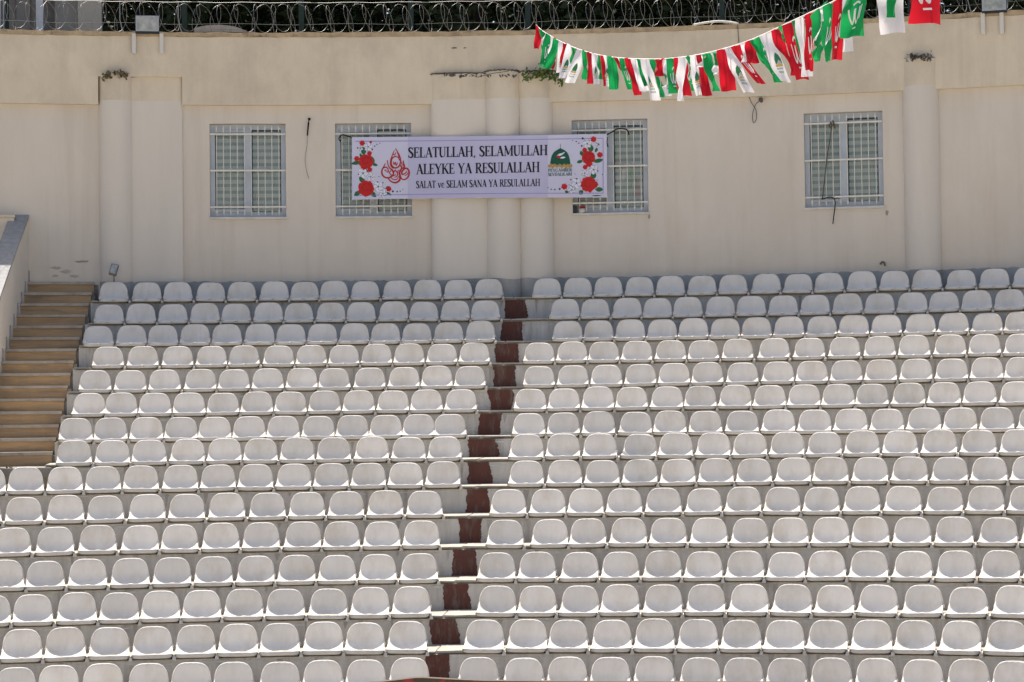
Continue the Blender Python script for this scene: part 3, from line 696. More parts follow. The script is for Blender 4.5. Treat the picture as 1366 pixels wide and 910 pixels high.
# trees: tapered trunk, limbs and a crown of many leaf-sized faces
def tree(ph, R, h, cr, n_leaf, seed, label):
    r = random.Random(seed); base = P(ph, R, 5.34)
    T = thing('broadleaf_tree', label, 'tree', 'dark trees behind the wall')
    tk = MB(); tk.tube([base, base + Vector((.05, 0, 1.0)), base + Vector((-.05, .1, 2.4)), base + Vector((.1, 0, h * .7))], [.20, .16, .13, .05], 8); tr = tk.build('trunk', M['bark'], T)
    lm = MB()
    for i in range(7):
        an = r.uniform(0, 6.28); z = r.uniform(1.0, h * .5); L = cr * r.uniform(.5, .85)
        lm.tube([base + Vector((0, 0, z)), base + Vector((math.cos(an) * L * .5, math.sin(an) * L * .5, z + .5)), base + Vector((math.cos(an) * L, math.sin(an) * L, z + 1.0))], [.07, .05, .02], 5)
    lm.build('limb', M['bark'], T)
    cl = []
    for i in range(46):
        an = r.uniform(0, 6.28); u = r.random() ** .5; zz = r.uniform(-1, 1)
        rad = cr * math.sqrt(max(0.05, 1 - zz * zz * .8)) * u
        cl.append((base + Vector((math.cos(an) * rad, math.sin(an) * rad, .35 + (h - .35) * (.5 + .48 * zz))), r.uniform(.45, .85)))
    lf = MB()
    for i in range(n_leaf):
        c, cr_ = r.choice(cl)
        d = Vector((r.gauss(0, 1), r.gauss(0, 1), r.gauss(0, 1))).normalized() * cr_ * r.random() ** .4
        p = c + d; s_ = r.uniform(.05, .11)
        t = Vector((r.gauss(0, 1), r.gauss(0, 1), r.gauss(0, .6))).normalized(); b_ = t.cross(Vector((r.gauss(0, 1), r.gauss(0, 1), r.gauss(0, 1)))).normalized()
        lf.quad(p - t * s_, p - b_ * s_ * .5, p + t * s_, p + b_ * s_ * .5)
    lf.build('crown', M['leaf'], T)
tl = ['dark tree standing just right of the hall behind the razor wire', 'dark tree above the window left of the banner', 'dark tree above the left end of the banner', 'dark tree above the three joined columns', 'dark tree above the left end of the bunting', 'dark tree above the low middle of the bunting', 'dark tree behind the rising end of the bunting', 'dark tree behind the right floodlight']
xs_ = [190, 350, 500, 640, 790, 950, 1120, 1300]
for i, x in enumerate(xs_):
    tree(cyl(x, 20, 36)[0], 35.6 + (i % 3) * .5, 4.6 + (i % 2) * .5, 1.75, 11000, 20 + i, tl[i])
# hedge: clipped mass that closes the view below the crowns
hd = MB(); rh = random.Random(9)
for i in range(46000):
    ph = rh.uniform(-12.0, 19.5); R = rh.uniform(38.2, 39.6); z = 5.4 + 4.2 * rh.random()
    p = P(ph, R, z); s_ = rh.uniform(.07, .14)
    t = Vector((rh.gauss(0, 1), rh.gauss(0, 1), rh.gauss(0, .6))).normalized(); b_ = t.cross(Vector((rh.gauss(0, 1), rh.gauss(0, 1), rh.gauss(0, 1)))).normalized()
    hd.quad(p - t * s_, p - b_ * s_ * .55, p + t * s_, p + b_ * s_ * .55)
tag(hd.build('evergreen_thicket', M['leaf']), 'dense dark evergreen thicket filling the gaps behind the trees', 'thicket', kind='stuff')

# ------------------------------------------------------------------ banner on the columns
BX0, BX1 = 469.5, 809.5
def b_top(x): return 183.0 + (178.6 - 183.0) * (x - 469.5) / 340 + 1.2 * math.sin((x - 469.5) / 340 * math.pi) * 0.6
def b_bot(x): return 266.5 + (263.6 - 266.5) * (x - 469.5) / 340 - 1.0 * math.sin((x - 469.5) / 340 * math.pi)
def b_R(x):
    if x < 600: d = 0.075 + (0.185 - 0.075) * max(0, (x - 469.5)) / 130.5
    elif x < 715: d = 0.185 + (0.265 - .185) * min(1, (x - 600) / 60)
    else: d = 0.265 + (0.075 - 0.265) * (x - 715) / 94.5
    return RW - d
def bp(x, y, off=0.0):
    """print position on the banner (photo coordinates of the flat print)"""
    v = (y - b_top(x)) / (b_bot(x) - b_top(x))
    wr = 0.006 * math.sin(x * .09 + v * 3) + 0.005 * math.sin(x * .031 - v * 6) + 0.004 * math.sin((x + 55 * v) * .05)
    R = b_R(x) - wr - off
    ph, z = cyl(x, y, R); return P(ph, R, z)
BN = thing('cloth_banner', 'long pale lilac banner with black lettering and red roses across the columns', 'banner')
s = MB(); s.grid(lambda u, v: bp(BX0 + (BX1 - BX0) * u, b_bot(BX0 + (BX1 - BX0) * u) + (b_top(BX0 + (BX1 - BX0) * u) - b_bot(BX0 + (BX1 - BX0) * u)) * v), 90, 16)
s.build('cloth', M['banner'], BN, True)
def panel(x0, x1, f0, f1, off, m_, name, nx=60, ny=6):
    def f(u, v):
        x = x0 + (x1 - x0) * u; t, b = b_top(x), b_bot(x); return bp(x, t + (b - t) * (f1 + (f0 - f1) * v), off)
    q = MB(); q.grid(f, nx, ny); return q.build(name, M[m_], BN, True)
panel(544, 731, 0.005, 0.995, .0015, 'bannertint', 'text_panel')
panel(474, 805, 0.062, 0.075, .003, 'inkline', 'border_line', 70, 1); panel(474, 805, 0.925, 0.938, .003, 'inkline', 'border_line', 70, 1)
panel(804, 805, .07, .93, .003, 'inkline', 'border_line', 1, 12)

class Ink:
    """flat print: ribbons and filled shapes laid on a surface"""
    def __init__(s, fn): s.fn = fn; s.mb = MB()
    def ribbon(s, pts, w, off=.0045):
        n = len(pts); ws = w if isinstance(w, (list, tuple)) else [w] * n; base = len(s.mb.v)
        for i, (x, y) in enumerate(pts):
            a = pts[max(0, i-1)]; b = pts[min(n-1, i+1)]; dx, dy = b[0]-a[0], b[1]-a[1]; L = math.hypot(dx, dy) or 1
            nx, ny = -dy / L * ws[i] / 2, dx / L * ws[i] / 2
            s.mb.v += [s.fn(x + nx, y + ny, off), s.fn(x - nx, y - ny, off)]
        for i in range(n - 1):
            q = base + 2*i; s.mb.f.append((q, q+1, q+3, q+2))
    def shape(s, pts, off=.0045):
        cx = sum(p[0] for p in pts) / len(pts); cy = sum(p[1] for p in pts) / len(pts); b = len(s.mb.v)
        s.mb.v.append(s.fn(cx, cy, off)); s.mb.v += [s.fn(x, y, off) for x, y in pts]; n = len(pts)
        for i in range(n): s.mb.f.append((b, b + 1 + i, b + 1 + (i + 1) % n))
    def blob(s, x, y, r, lobes=5, amp=.12, ph=0, off=.0045, sq=1.0):
        s.shape([(x + math.cos(a) * r * (1 + amp * math.sin(lobes * a + ph)), y + sq * math.sin(a) * r * (1 + amp * math.sin(lobes * a + ph))) for a in [2 * math.pi * i / 28 for i in range(28)]], off)
    def leaf(s, x0, y0, x1, y1, w, off=.0045):
        dx, dy = x1 - x0, y1 - y0; L = math.hypot(dx, dy); nx, ny = -dy / L, dx / L; pts = []
        for i in range(9): t = i / 8; k = w / 2 * math.sin(math.pi * t) ** .8; pts.append((x0 + dx*t + nx*k, y0 + dy*t + ny*k))
        for i in range(7, 0, -1): t = i / 8; k = w / 2 * math.sin(math.pi * t) ** .8; pts.append((x0 + dx*t - nx*k, y0 + dy*t - ny*k))
        s.shape(pts, off)
    def build(s, name, m_, parent): return s.mb.build(name, m_, parent)

def spl(pts, n=6):
    out = []
    for i in range(len(pts) - 1):
        p0 = pts[max(0, i-1)]; p1 = pts[i]; p2 = pts[i+1]; p3 = pts[min(len(pts)-1, i+2)]
        for j in range(n):
            t = j / n
            out.append(tuple(.5 * ((2*p1[k]) + (-p0[k]+p2[k])*t + (2*p0[k]-5*p1[k]+4*p2[k]-p3[k])*t*t + (-p0[k]+3*p1[k]-3*p2[k]+p3[k])*t**3) for k in range(2)))
    out.append(tuple(pts[-1])); return out
# ---- serif capitals: (advance, [(points, width)]) on a unit cap height, y up
TK, TN = .135, .055
def _st(x, lo=0, hi=1): return ([(x, lo), (x, hi)], TK)
def _sf(x, y, w=.15): return ([(x - w, y), (x + w, y)], .05)
def serif_stem(x): return [_st(x), _sf(x, .025), _sf(x, .975)]
S_P = spl([(.43, .80), (.37, .93), (.25, .975), (.12, .92), (.085, .78), (.16, .63), (.30, .50), (.42, .37), (.45, .21), (.36, .06), (.22, .025), (.10, .08), (.05, .22)], 4)
def varw(pts, lo, hi): n = len(pts) - 1; return [lo + (hi - lo) * math.sin(math.pi * i / n) ** 1.3 for i in range(n + 1)]
G = {
 'S': (.52, [(S_P, varw(S_P, .05, .16)), ([(.44, .76), (.44, .98)], .045), ([(.04, .02), (.04, .26)], .045)]),
 'E': (.60, serif_stem(.16) + [([(.16, .97), (.53, .97)], .06), ([(.16, .52), (.42, .52)], .05), ([(.16, .03), (.55, .03)], .06), ([(.52, .78), (.52, 1)], .045), ([(.42, .41), (.42, .63)], .045), ([(.55, 0), (.55, .24)], .045)]),
 'L': (.58, serif_stem(.16) + [([(.16, .03), (.54, .03)], .06), ([(.54, 0), (.54, .26)], .045)]),
 'A': (.74, [([(.11, 0), (.36, 1)], TN), ([(.35, 1.0), (.63, 0)], .15), ([(.19, .34), (.53, .34)], .05), _sf(.11, .02, .10), _sf(.63, .02, .12)]),
 'T': (.62, [_st(.31), _sf(.31, .025), ([(.02, .97), (.60, .97)], .06), ([(.03, .76), (.03, 1)], .045), ([(.59, .76), (.59, 1)], .045)]),
 'U': (.74, [(spl([(.16, 1), (.16, .5), (.17, .25), (.24, .07), (.38, .03), (.53, .08), (.60, .26), (.60, .55), (.60, 1)], 3), [.135]*12 + [.055]*13), _sf(.16, .975), _sf(.60, .975, .11)]),
 'H': (.80, serif_stem(.16) + serif_stem(.64) + [([(.16, .51), (.64, .51)], .05)]),
 'M': (.94, [([(.13, 0), (.15, 1)], TN), _st(.80), ([(.14, 1), (.46, .12)], .14), ([(.46, .10), (.80, 1)], TN), _sf(.13, .02, .10), _sf(.80, .025), _sf(.12, .975, .08), _sf(.82, .975, .12)]),
 'Y': (.68, [([(.09, 1), (.34, .46)], .14), ([(.62, 1), (.36, .46)], TN), _st(.35, 0, .5), _sf(.35, .025), _sf(.09, .975, .12), _sf(.61, .975, .10)]),
 'K': (.74, serif_stem(.16) + [([(.20, .42), (.60, 1)], TN), ([(.32, .58), (.66, 0)], .14), _sf(.60, .975, .11), _sf(.66, .025, .10)]),
 'R': (.70, serif_stem(.16) + [(spl([(.16, .97), (.36, .97), (.50, .88), (.52, .74), (.47, .60), (.34, .52), (.16, .51)], 4), varw(range(25), .05, .13)), ([(.34, .52), (.63, 0)], .14), _sf(.64, .025, .08)]),
 'N': (.80, [([(.14, 0), (.14, 1)], TN), ([(.66, 0), (.66, 1)], TN), ([(.12, 1), (.66, 0)], .14), _sf(.14, .025, .10), _sf(.11, .975, .10), _sf(.66, .975, .10)]),
 'V': (.70, [([(.10, 1), (.36, 0)], .14), ([(.36, 0), (.60, 1)], TN), _sf(.10, .975, .12), _sf(.60, .975, .10)]),
 'P': (.62, serif_stem(.16) + [(spl([(.16, .97), (.36, .97), (.50, .88), (.52, .72), (.47, .56), (.34, .47), (.16, .47)], 4), varw(range(25), .05, .13))]),
 'B': (.66, serif_stem(.16) + [(spl([(.16, .97), (.36, .97), (.48, .86), (.46, .66), (.34, .53), (.16, .52)], 4), varw(range(21), .05, .12)), (spl([(.16, .52), (.40, .52), (.55, .40), (.55, .16), (.40, .03), (.16, .03)], 4), varw(range(21), .05, .13))]),
 'D': (.76, serif_stem(.16) + [(spl([(.16, .97), (.40, .96), (.60, .80), (.65, .5), (.60, .2), (.40, .04), (.16, .03)], 4), varw(range(25), .05, .14))]),
 'I': (.34, serif_stem(.17)),
 'G': (.76, [(spl([(.62, .82), (.50, .95), (.35, .97), (.16, .82), (.10, .5), (.16, .18), (.35, .03), (.52, .05), (.62, .14), (.62, .42)], 4), varw(range(37), .05, .13)), _sf(.62, .42, .11)]),
 'v': (.56, [([(.08, .66), (.28, 0)], .12), ([(.28, 0), (.47, .66)], .05), _sf(.08, .645, .09), _sf(.47, .645, .08)]),
 'e': (.50, [(spl([(.09, .36), (.42, .36), (.38, .58), (.26, .66), (.12, .54), (.08, .32), (.14, .10), (.28, .01), (.43, .12)], 4), [.04]*4 + [.05]*6 + [.11]*15 + [.06]*8)]),
 ',': (.28, [([(.14, .10), (.15, -.02), (.06, -.17)], [.12, .10, .03])]),
 ' ': (.34, []),
}
def text(line, x0, x1, yl, yr, cap, mtl, name, fn, parent, bold=1.0, off=.0045):
    adv = sum(G[c][0] for c in line); k = (x1 - x0) / adv; ink = Ink(fn); x = x0
    for c in line:
        a, strokes = G[c]
        if cap > 5: ink = Ink(fn)
        for pts, wd in strokes:
            q = []
            for (gx, gy) in pts:
                X_ = x + gx * k; q.append((X_, yl + (yr - yl) * (X_ - x0) / (x1 - x0) - gy * cap))
            ws = [v * bold * (k * .5 + cap * .5) for v in wd] if isinstance(wd, (list, tuple)) else wd * bold * (k if abs(pts[0][0] - pts[-1][0]) < .02 else cap if abs(pts[0][1] - pts[-1][1]) < .02 else (k + cap) / 2)
            if isinstance(ws, list) and len(ws) != len(q): ws = ws[:len(q)] + [ws[-1]] * (len(q) - len(ws))
            ink.ribbon(q, ws, off)
        if cap > 5 and strokes: ink.build(name, mtl, parent)
        x += a * k
    if cap <= 5: ink.build(name, mtl, parent)['kind'] = 'stuff'
text('SELATULLAH, SELAMULLAH', 544.5, 730.5, 210.6, 207.0, 13.6, M['ink'], 'letter', bp, BN, 1.28)
text('ALEYKE YA RESULALLAH', 555, 720, 232.6, 229.6, 13.6, M['ink'], 'letter', bp, BN, 1.28)
text('SALAT ve SELAM SANA YA RESULALLAH', 555, 720.5, 251.2, 248.2, 9.6, M['ink'], 'letter', bp, BN, 1.25)
text('PEYGAMBER', 731.2, 763.0, 229.3, 228.7, 4.0, M['dgreen'], 'emblem_lettering', bp, BN, 1.25)
text('SEVDALILARI', 731.2, 763.0, 234.9, 234.2, 4.0, M['dgreen'], 'emblem_lettering', bp, BN, 1.25)
# emblem: green dome over a row of gold flowers
def c2(x, y): return 720 + x / 8.67, 170 + y / 8.67
i_ = Ink(bp); i_.shape([c2(*q) for q in [(118, 425), (128, 370), (140, 325), (165, 285), (200, 262), (232, 245), (240, 240), (250, 246), (285, 262), (318, 290), (338, 330), (348, 375), (356, 425), (300, 436), (236, 438), (170, 434)]]); i_.ribbon([c2(240, 245), c2(238, 190)], .5); i_.build('emblem_dome', M['dgreen'], BN)
i_ = Ink(bp)
for x, y in ((112, 448), (130, 436), (150, 455), (172, 438), (200, 450), (232, 440), (258, 452), (285, 438), (305, 456), (325, 440), (345, 452), (360, 446)): i_.blob(*c2(x, y), 2.0, 5, .2, x, .006)
i_.build('emblem_flowers', M['gold'], BN)
i_ = Ink(bp); i_.leaf(*c2(196, 330), *c2(280, 300), 3.0, .006); i_.leaf(*c2(230, 355), *c2(300, 345), 2.4, .006); i_.leaf(*c2(255, 310), *c2(290, 285), 1.6, .006); i_.build('emblem_bird', M['petal'], BN)
i_ = Ink(bp); i_.leaf(*c2(190, 328), *c2(245, 352), 3.0, .0075); i_.build('emblem_bird_wing', M['red'], BN)
# calligraphy, left
def c1(x, y): return 460 + x / 8.67, 170 + y / 8.67
i_ = Ink(bp)
def cal(pts, w): q = spl([c1(*p) for p in pts], 6); n = len(q) - 1; i_.ribbon(q, [1.35 * w * (.3 + .7 * math.sin(math.pi * (.08 + .84 * k / n)) ** .8) for k in range(n + 1)])
cal([(585, 245), (610, 285), (635, 335), (645, 395), (625, 450), (580, 470), (545, 445), (535, 400), (550, 355), (585, 338), (620, 350), (632, 385)], 1.5)
cal([(490, 378), (500, 430), (520, 470), (555, 500), (560, 545), (520, 580), (470, 580), (435, 550), (428, 505), (445, 468), (478, 462), (500, 485), (495, 525)], 1.6)
cal([(500, 590), (535, 625), (585, 640), (630, 615), (640, 570), (632, 525), (655, 480), (690, 455), (672, 395)], 1.9)
cal([(640, 560), (665, 600), (705, 598), (738, 560), (742, 510), (720, 475), (690, 480), (660, 515), (665, 545), (700, 530), (715, 505)], 1.7)
cal([(555, 300), (575, 320), (590, 290)], 1.0); cal([(560, 395), (568, 430), (585, 405), (595, 440), (612, 405)], 1.1); cal([(520, 520), (545, 490), (560, 520), (585, 495), (600, 520), (625, 490)], 1.2)
cal([(455, 500), (475, 495), (478, 520)], 1.0); cal([(640, 430), (655, 470)], 1.0); cal([(676, 380), (680, 455)], 1.1); cal([(575, 580), (605, 560), (612, 515)], 1.2)
cal([(575, 262), (548, 325), (528, 392), (532, 445), (560, 478)], 1.0); cal([(470, 415), (452, 450), (432, 488)], 1.0); cal([(598, 262), (618, 318), (628, 350)], .8)
cal([(520, 560), (556, 600), (600, 600), (628, 560)], 1.0); cal([(505, 500), (530, 545), (566, 560), (590, 540)], 1.1); cal([(655, 400), (662, 440), (650, 480)], .9); cal([(690, 560), (720, 545), (728, 520)], .9)
i_.build('calligraphy', M['callig'], BN)
# roses and pale flowers
def roses(cf, red, buds, leaves, pale, dots, stems):
    a = Ink(bp)
    for (x0, y0, x1, y1, w) in leaves: a.leaf(*cf(x0, y0), *cf(x0 + 1.45 * (x1 - x0), y0 + 1.45 * (y1 - y0)), w * 1.5 / 8.67, .0030)
    a.build('rose_leaves', M['green'], BN)['kind'] = 'stuff'
    a = Ink(bp)
    for (x, y, r) in pale:
        for k in range(5): an = k * 1.2566 + x; a.leaf(*cf(x, y), *cf(x + 1.25 * r * math.cos(an), y + 1.25 * r * math.sin(an)), r * 1.0 / 8.67, .0034)
    a.build('pale_flowers', M['petal'], BN)['kind'] = 'stuff'
    a = Ink(bp)
    for (x, y, r) in pale:
        a.blob(*cf(x, y), r * .2 / 8.67, 4, .2, 0, .0040)
        for k in range(5):
            an = k * 1.2566 + x + .5; a.ribbon([cf(x + r * (.3 + .9 * t / 4) * math.cos(an + .5 * math.sin(t)), y + r * (.3 + .9 * t / 4) * math.sin(an + .5 * math.sin(t))) for t in range(5)], .34, .0038)
    for (x, y, r) in dots: a.blob(*cf(x, y), r / 8.67, 3, .15, x, .0040)
    for st in stems: a.ribbon(spl([cf(*q) for q in st], 5), .40, .0036)
    a.build('flower_stems', M['navy'], BN)['kind'] = 'stuff'
    b = Ink(bp)
    for (x, y, r) in buds: a = Ink(bp); a.blob(*cf(x, y), r / 8.67, 6, .10, x * .1, .0050); a.build('rose_bud', M['red'], BN)
    for (x, y, r) in red:
        a = Ink(bp); a.blob(*cf(x, y), r / 8.67, 6, .10, x * .1, .0050)
        for k in range(7): an = k * .9 + x; a.blob(*cf(x + r * .62 * math.cos(an), y + r * .62 * math.sin(an)), r * .48 / 8.67, 4, .1, k, .0052)
        a.build('rose', M['red'], BN)
        for k in range(6):
            an = k * 1.05 + x; rr_ = r * (.25 + .1 * k)
            b.ribbon([cf(x + rr_ * math.cos(an + t * .25), y + rr_ * math.sin(an + t * .25)) for t in range(6)], .65, .0066)
    for (x, y, r) in buds: b.ribbon([cf(x + r * .5 * math.cos(t * .6), y + r * .5 * math.sin(t * .6)) for t in range(6)], .5, .0066)
    b.build('rose_folds', M['dred'], BN)['kind'] = 'stuff'
roses(c1, [(245, 395, 78), (245, 705, 86)], [(200, 182, 30), (285, 300, 27), (138, 362, 30), (290, 490, 27), (508, 712, 30), (300, 170, 14), (225, 450, 40)],
      [(220, 320, 215, 255, 40), (300, 330, 325, 400, 34), (190, 400, 110, 415, 30), (175, 300, 190, 335, 20), (215, 650, 190, 580, 42), (180, 740, 130, 775, 36), (290, 740, 340, 785, 36), (310, 420, 360, 435, 22), (470, 710, 500, 690, 20), (240, 480, 260, 520, 25), (480, 750, 520, 775, 20)],
      [(270, 225, 44), (210, 530, 52), (300, 570, 38), (385, 685, 52), (440, 765, 38), (180, 245, 26)], [(345, 217, 8), (372, 197, 7), (405, 184, 6), (318, 255, 9), (555, 740, 12), (605, 742, 9), (640, 738, 7), (672, 718, 5), (148, 238, 9), (158, 545, 8), (440, 640, 8), (378, 632, 8), (395, 570, 6)],
      [[(160, 240), (200, 235), (250, 250)], [(400, 780), (440, 790), (500, 770)], [(330, 420), (370, 435)], [(430, 690), (480, 715)], [(270, 560), (310, 590), (330, 560)]])
roses(c2, [(565, 350, 72), (565, 660, 84)], [(622, 138, 32), (520, 262, 27), (525, 460, 27), (695, 318, 32), (285, 685, 34), (570, 420, 38), (640, 660, 36)],
      [(590, 290, 590, 225, 44), (640, 290, 660, 250, 22), (500, 330, 480, 290, 30), (500, 385, 450, 400, 26), (620, 400, 700, 380, 32), (610, 600, 625, 540, 44), (500, 730, 470, 760, 36), (640, 720, 705, 718, 36), (640, 400, 660, 380, 20), (290, 735, 320, 750, 22), (600, 790, 680, 790, 10)],
      [(550, 190, 44), (625, 490, 46), (520, 530, 36), (425, 645, 50), (370, 720, 36), (670, 215, 24)], [(380, 152, 6), (422, 163, 8), (452, 182, 8), (485, 215, 11), (497, 128, 13), (680, 195, 9), (96, 697, 6), (133, 716, 8), (175, 720, 9), (230, 713, 12), (360, 605, 9), (430, 595, 9), (725, 545, 6), (670, 505, 9), (408, 538, 5)],
      [[(500, 130), (540, 155), (585, 150)], [(640, 165), (690, 210)], [(330, 660), (380, 685), (410, 720), (330, 740)], [(490, 520), (500, 560), (540, 550)], [(640, 610), (680, 610)]])
# ties
TI = [((470, 184), (462, 181), (456, 180), (452, 185), (455, 189)), ((809, 180), (815, 177), (824, 172), (836, 173), (839, 180)), ((810, 183), (809.5, 190), (811, 196))]
for q in TI:
    s = MB(); s.tube([P(*(lambda c: (c[0], RW - .06, c[1]))(cyl(x, y, RW - .06))) for x, y in spl(q, 4)], .010, 6); s.build('tie', M['black'], BN, True)

# ------------------------------------------------------------------ bunting
BU = thing('flag_bunting', 'string of small red, green and white flags hanging before the upper wall', 'bunting')
S_PX = [(715, 33), (722, 40), (733, 47), (745, 54), (770, 65), (800, 73.5), (830, 77.5), (870, 79), (900, 77.5), (940, 71.5), (980, 61), (1010, 50), (1050, 31.5), (1080, 17.5), (1110, 3), (1150, -18), (1200, -46), (1260, -84)]
def s_depth(x):                 # the string runs from the wall towards the spectator, nearly straight in plan
    q = (x - 683) / F_PX        # X = q d ;  X = .39 + (33.05 - d) * .085
    return min(33.05, (.39 + 33.05 * .085) / (q + .085))
def s_pt(x):
    sp_ = S_PX
    for (xa, ya), (xb, yb) in zip(sp_[:-1], sp_[1:]):
        if xa <= x <= xb: y = ya + (yb - ya) * (x - xa) / (xb - xa); break
    else: y = sp_[0][1]
    return at_depth(x, y, s_depth(x)), y
sp_s = spl(S_PX, 5)
s = MB(); s.tube([at_depth(x, y, s_depth(x)) for x, y in sp_s], .0055, 6); s.build('string', M['string'], BU, True)
FL = [(719,'R',-3,28,8),(724,'G',3,26,9),(730,'W',-4,22,8),(734,'G',-9,44,9),(738,'W',-4,24,7),(745,'G',-17,38,8),(742,'R',-6,40,6),(749,'W',0,14,6),(747,'G',0,24,5),(752,'W',-4,40,9),(755,'R',-5,34,7),(759,'R',3,42,8),(762,'W',-13,44,9),(765,'G',-1,30,5),(770,'R',-3,24,6),(776,'W',-18,44,11),(780,'G',1,38,6),(787,'R',0,42,7),(794,'W',1,42,9),(799,'G',6,34,6),(805,'R',2,42,7),(810,'W',2,40,9),(816,'G',4,44,11),(823,'R',13,28,6),(827,'W',9,24,5),(831,'G',11,42,9),(838,'R',14,50,9),(847,'W',13,44,9),(852,'G',10,38,6),(862,'W',11,56,12),(873,'G',10,52,10),(880,'R',-2,24,9),(887,'R',3,16,8),(890,'W',-2,50,9),(897,'G',2,48,11),(906,'R',8,52,12),(912,'W',-6,58,13),(919,'G',8,46,9),(927,'W',5,54,12),(934,'R',7,58,9),(942,'W',-7,18,11),(943,'G',9,52,12),(953,'W',2,32,8),(958,'G',3,22,13),(964,'R',8,56,14),(972,'W',26,62,12),(981,'R',33,54,9),(995,'W',3,28,12),(1001,'R',3,32,12),(1004,'G',22,40,7),(1013,'G',23,62,9),(1022,'W',26,66,14),(1034,'R',26,64,11),(1046,'G',6,24,9),(1054,'R',16,78,13),(1060,'G',14,58,8),(1067,'W',6,80,12),(1081,'R',-2,78,12),(1093,'G',-3,70,15),(1099,'W',0,22,8),(1107,'G',-5,78,12),(1120,'R',-6,82,15),(1130,'W',-3,78,12),(1143,'G',-8,64,22),(1185,'W',2,86,25),(1190,'G',-3,66,9),(1212,'R',10,72,16),(1232,'R',3,98,34),(1246,'W',4,72,14)]
rf = random.Random(21)
for qi, (x, c, dx, ln, wd) in enumerate(FL):
    wd *= rf.uniform(.95, 1.4)
    top, y = s_pt(x); d = top.y; mpp = d / F_PX; crumpled = ln < 30 and x > 735
    L, W_ = ln * mpp, wd * mpp; ex = dx * mpp
    yaw = rf.uniform(-.9, .9); dirv = Vector((math.cos(yaw), math.sin(yaw), 0)); full = W_ / max(.35, math.cos(yaw))
    a1, a2, f1, f2 = rf.uniform(.010, .028), rf.uniform(.008, .022), rf.uniform(0, 6), rf.uniform(0, 6)
    slope = ((s_pt(min(1255, x + 4))[1] - s_pt(max(716, x - 4))[1]) / 8.0)
    wdp = rf.uniform(-.08, .05); tw = rf.uniform(-1.1, 1.1)
    def ff(u, v, off=0.0):
        t = 1 - v; s_ = (u - .5)
        yw = yaw + tw * t; dv = Vector((math.cos(yw), math.sin(yw), 0))
        wid = full * (1 + .10 * math.sin(3 * t + f1)) * (1 - (.25 * math.sin(math.pi * t) if crumpled else 0))
        p = top + dv * (s_ * wid) + Vector((ex * (t ** 1.15), wdp * t * t, -L * t - slope * (1 - t) * s_ * wid))
        nrm = Vector((math.sin(yw), -math.cos(yw), 0))
        if nrm.y > 0: nrm = -nrm
        rp_ = a1 * math.sin(6 * u + 4 * t + f1) * (.3 + t) + a2 * math.sin(9 * t - 3 * u + f2)
        return p + nrm * (rp_ + off)
    fm = MB(); fm.grid(ff, 6, 9); fo = fm.build('flag', M['f' + c], BU, True)
    if ln >= 36 and wd >= 9 and rf.random() < .75:
        if c == 'W':
            A = Ink(lambda X, Y, o: ff(X, Y, o))
            A.shape([(.28, .36), (.30, .46), (.38, .54), (.5, .60), (.62, .54), (.70, .46), (.72, .36)], .004); o = A.build('dome_print', M['fgreen'], fo)
            A = Ink(lambda X, Y, o: ff(X, Y, o)); A.ribbon([(.24, .33), (.5, .335), (.76, .33)], .045, .004); A.build('flower_print', M['fgold'], fo)
            A = Ink(lambda X, Y, o: ff(X, Y, o))
            for yy in (.27, .20):
                for k in range(5): A.ribbon([(.24 + .11 * k, yy - .02), (.27 + .11 * k, yy + .02), (.30 + .11 * k, yy - .02), (.32 + .11 * k, yy + .018)], .022, .004)
            A.build('caption_print', M['fgreen'], fo)
        else:
            A = Ink(lambda X, Y, o: ff(X, Y, o)); wv = rf.uniform(-.06, .06)
            A.ribbon(spl([(.28, .62 + wv), (.32, .40), (.40, .30), (.47, .42), (.48, .58)], 4), .055, .004)
            A.ribbon(spl([(.50, .60), (.52, .38), (.60, .29), (.68, .40), (.68, .62)], 4), .055, .004)
            A.ribbon(spl([(.76, .64), (.77, .34)], 4), .055, .004); A.ribbon(spl([(.42, .68), (.55, .73), (.66, .69)], 4), .045, .004); A.ribbon([(.40, .20), (.62, .19)], .03, .004)
            A.build('script_print', M['fprint'], fo)
# ------------------------------------------------------------------ small things on the wall
def wall_pt(x, y, out=.03): ph, z = cyl(x, y, RW - out); return P(ph, RW - out, z)
def cable(name, label, pts, r, m_, cat='cable', out=.03):
    s = MB(); s.tube([wall_pt(x, y, out) for x, y in spl(pts, 5)], r, 6); return tag(s.build(name, M[m_], None, True), label, cat)
CB = thing('cable_stub', 'short black cable end hanging beside the leftmost window', 'cable')
s = MB(); s.tube([wall_pt(412.5, 159, .0), wall_pt(412.5, 158.5, .05), wall_pt(411.5, 164, .05), wall_pt(410, 181, .03)], [.022, .018, .013, .011], 7); s.build('sheath', M['black'], CB, True)
s = MB(); s.tube([wall_pt(x, y, .02) for x, y in spl([(410, 181), (409.5, 195), (407, 212), (409, 228), (412, 238)], 4)], .003, 5); s.build('loose_wire', M['wire'], CB, True)
SP = thing('wall_hook', 'rusty hook with looped grey wire under the flags on the right wall', 'hook')
s = MB(); s.tube([wall_pt(1015, 133, -.02), wall_pt(1015, 133, .06), wall_pt(1016, 136, .08)], [.035, .03, .02], 7); s.build('hook', M['dirt'], SP, True)
s = MB(); s.tube([wall_pt(x, y, .03) for x, y in spl([(1014, 134), (1008, 140), (1004, 152), (1005, 164), (1009, 158), (1008, 146), (1003, 138), (997, 124)], 5)], .0055, 5); s.build('wire_loop', M['wire'], SP, True)
CW = thing('window_cable', 'frayed dark cord tied to the grille of the rightmost window', 'cord')
s = MB(); s.tube([wall_pt(x, y, .05) for x, y in spl([(1110, 165), (1108, 180), (1103, 212), (1100, 240), (1097, 266)], 5)], .009, 6); s.build('hanging_cord', M['wire'], CW, True)
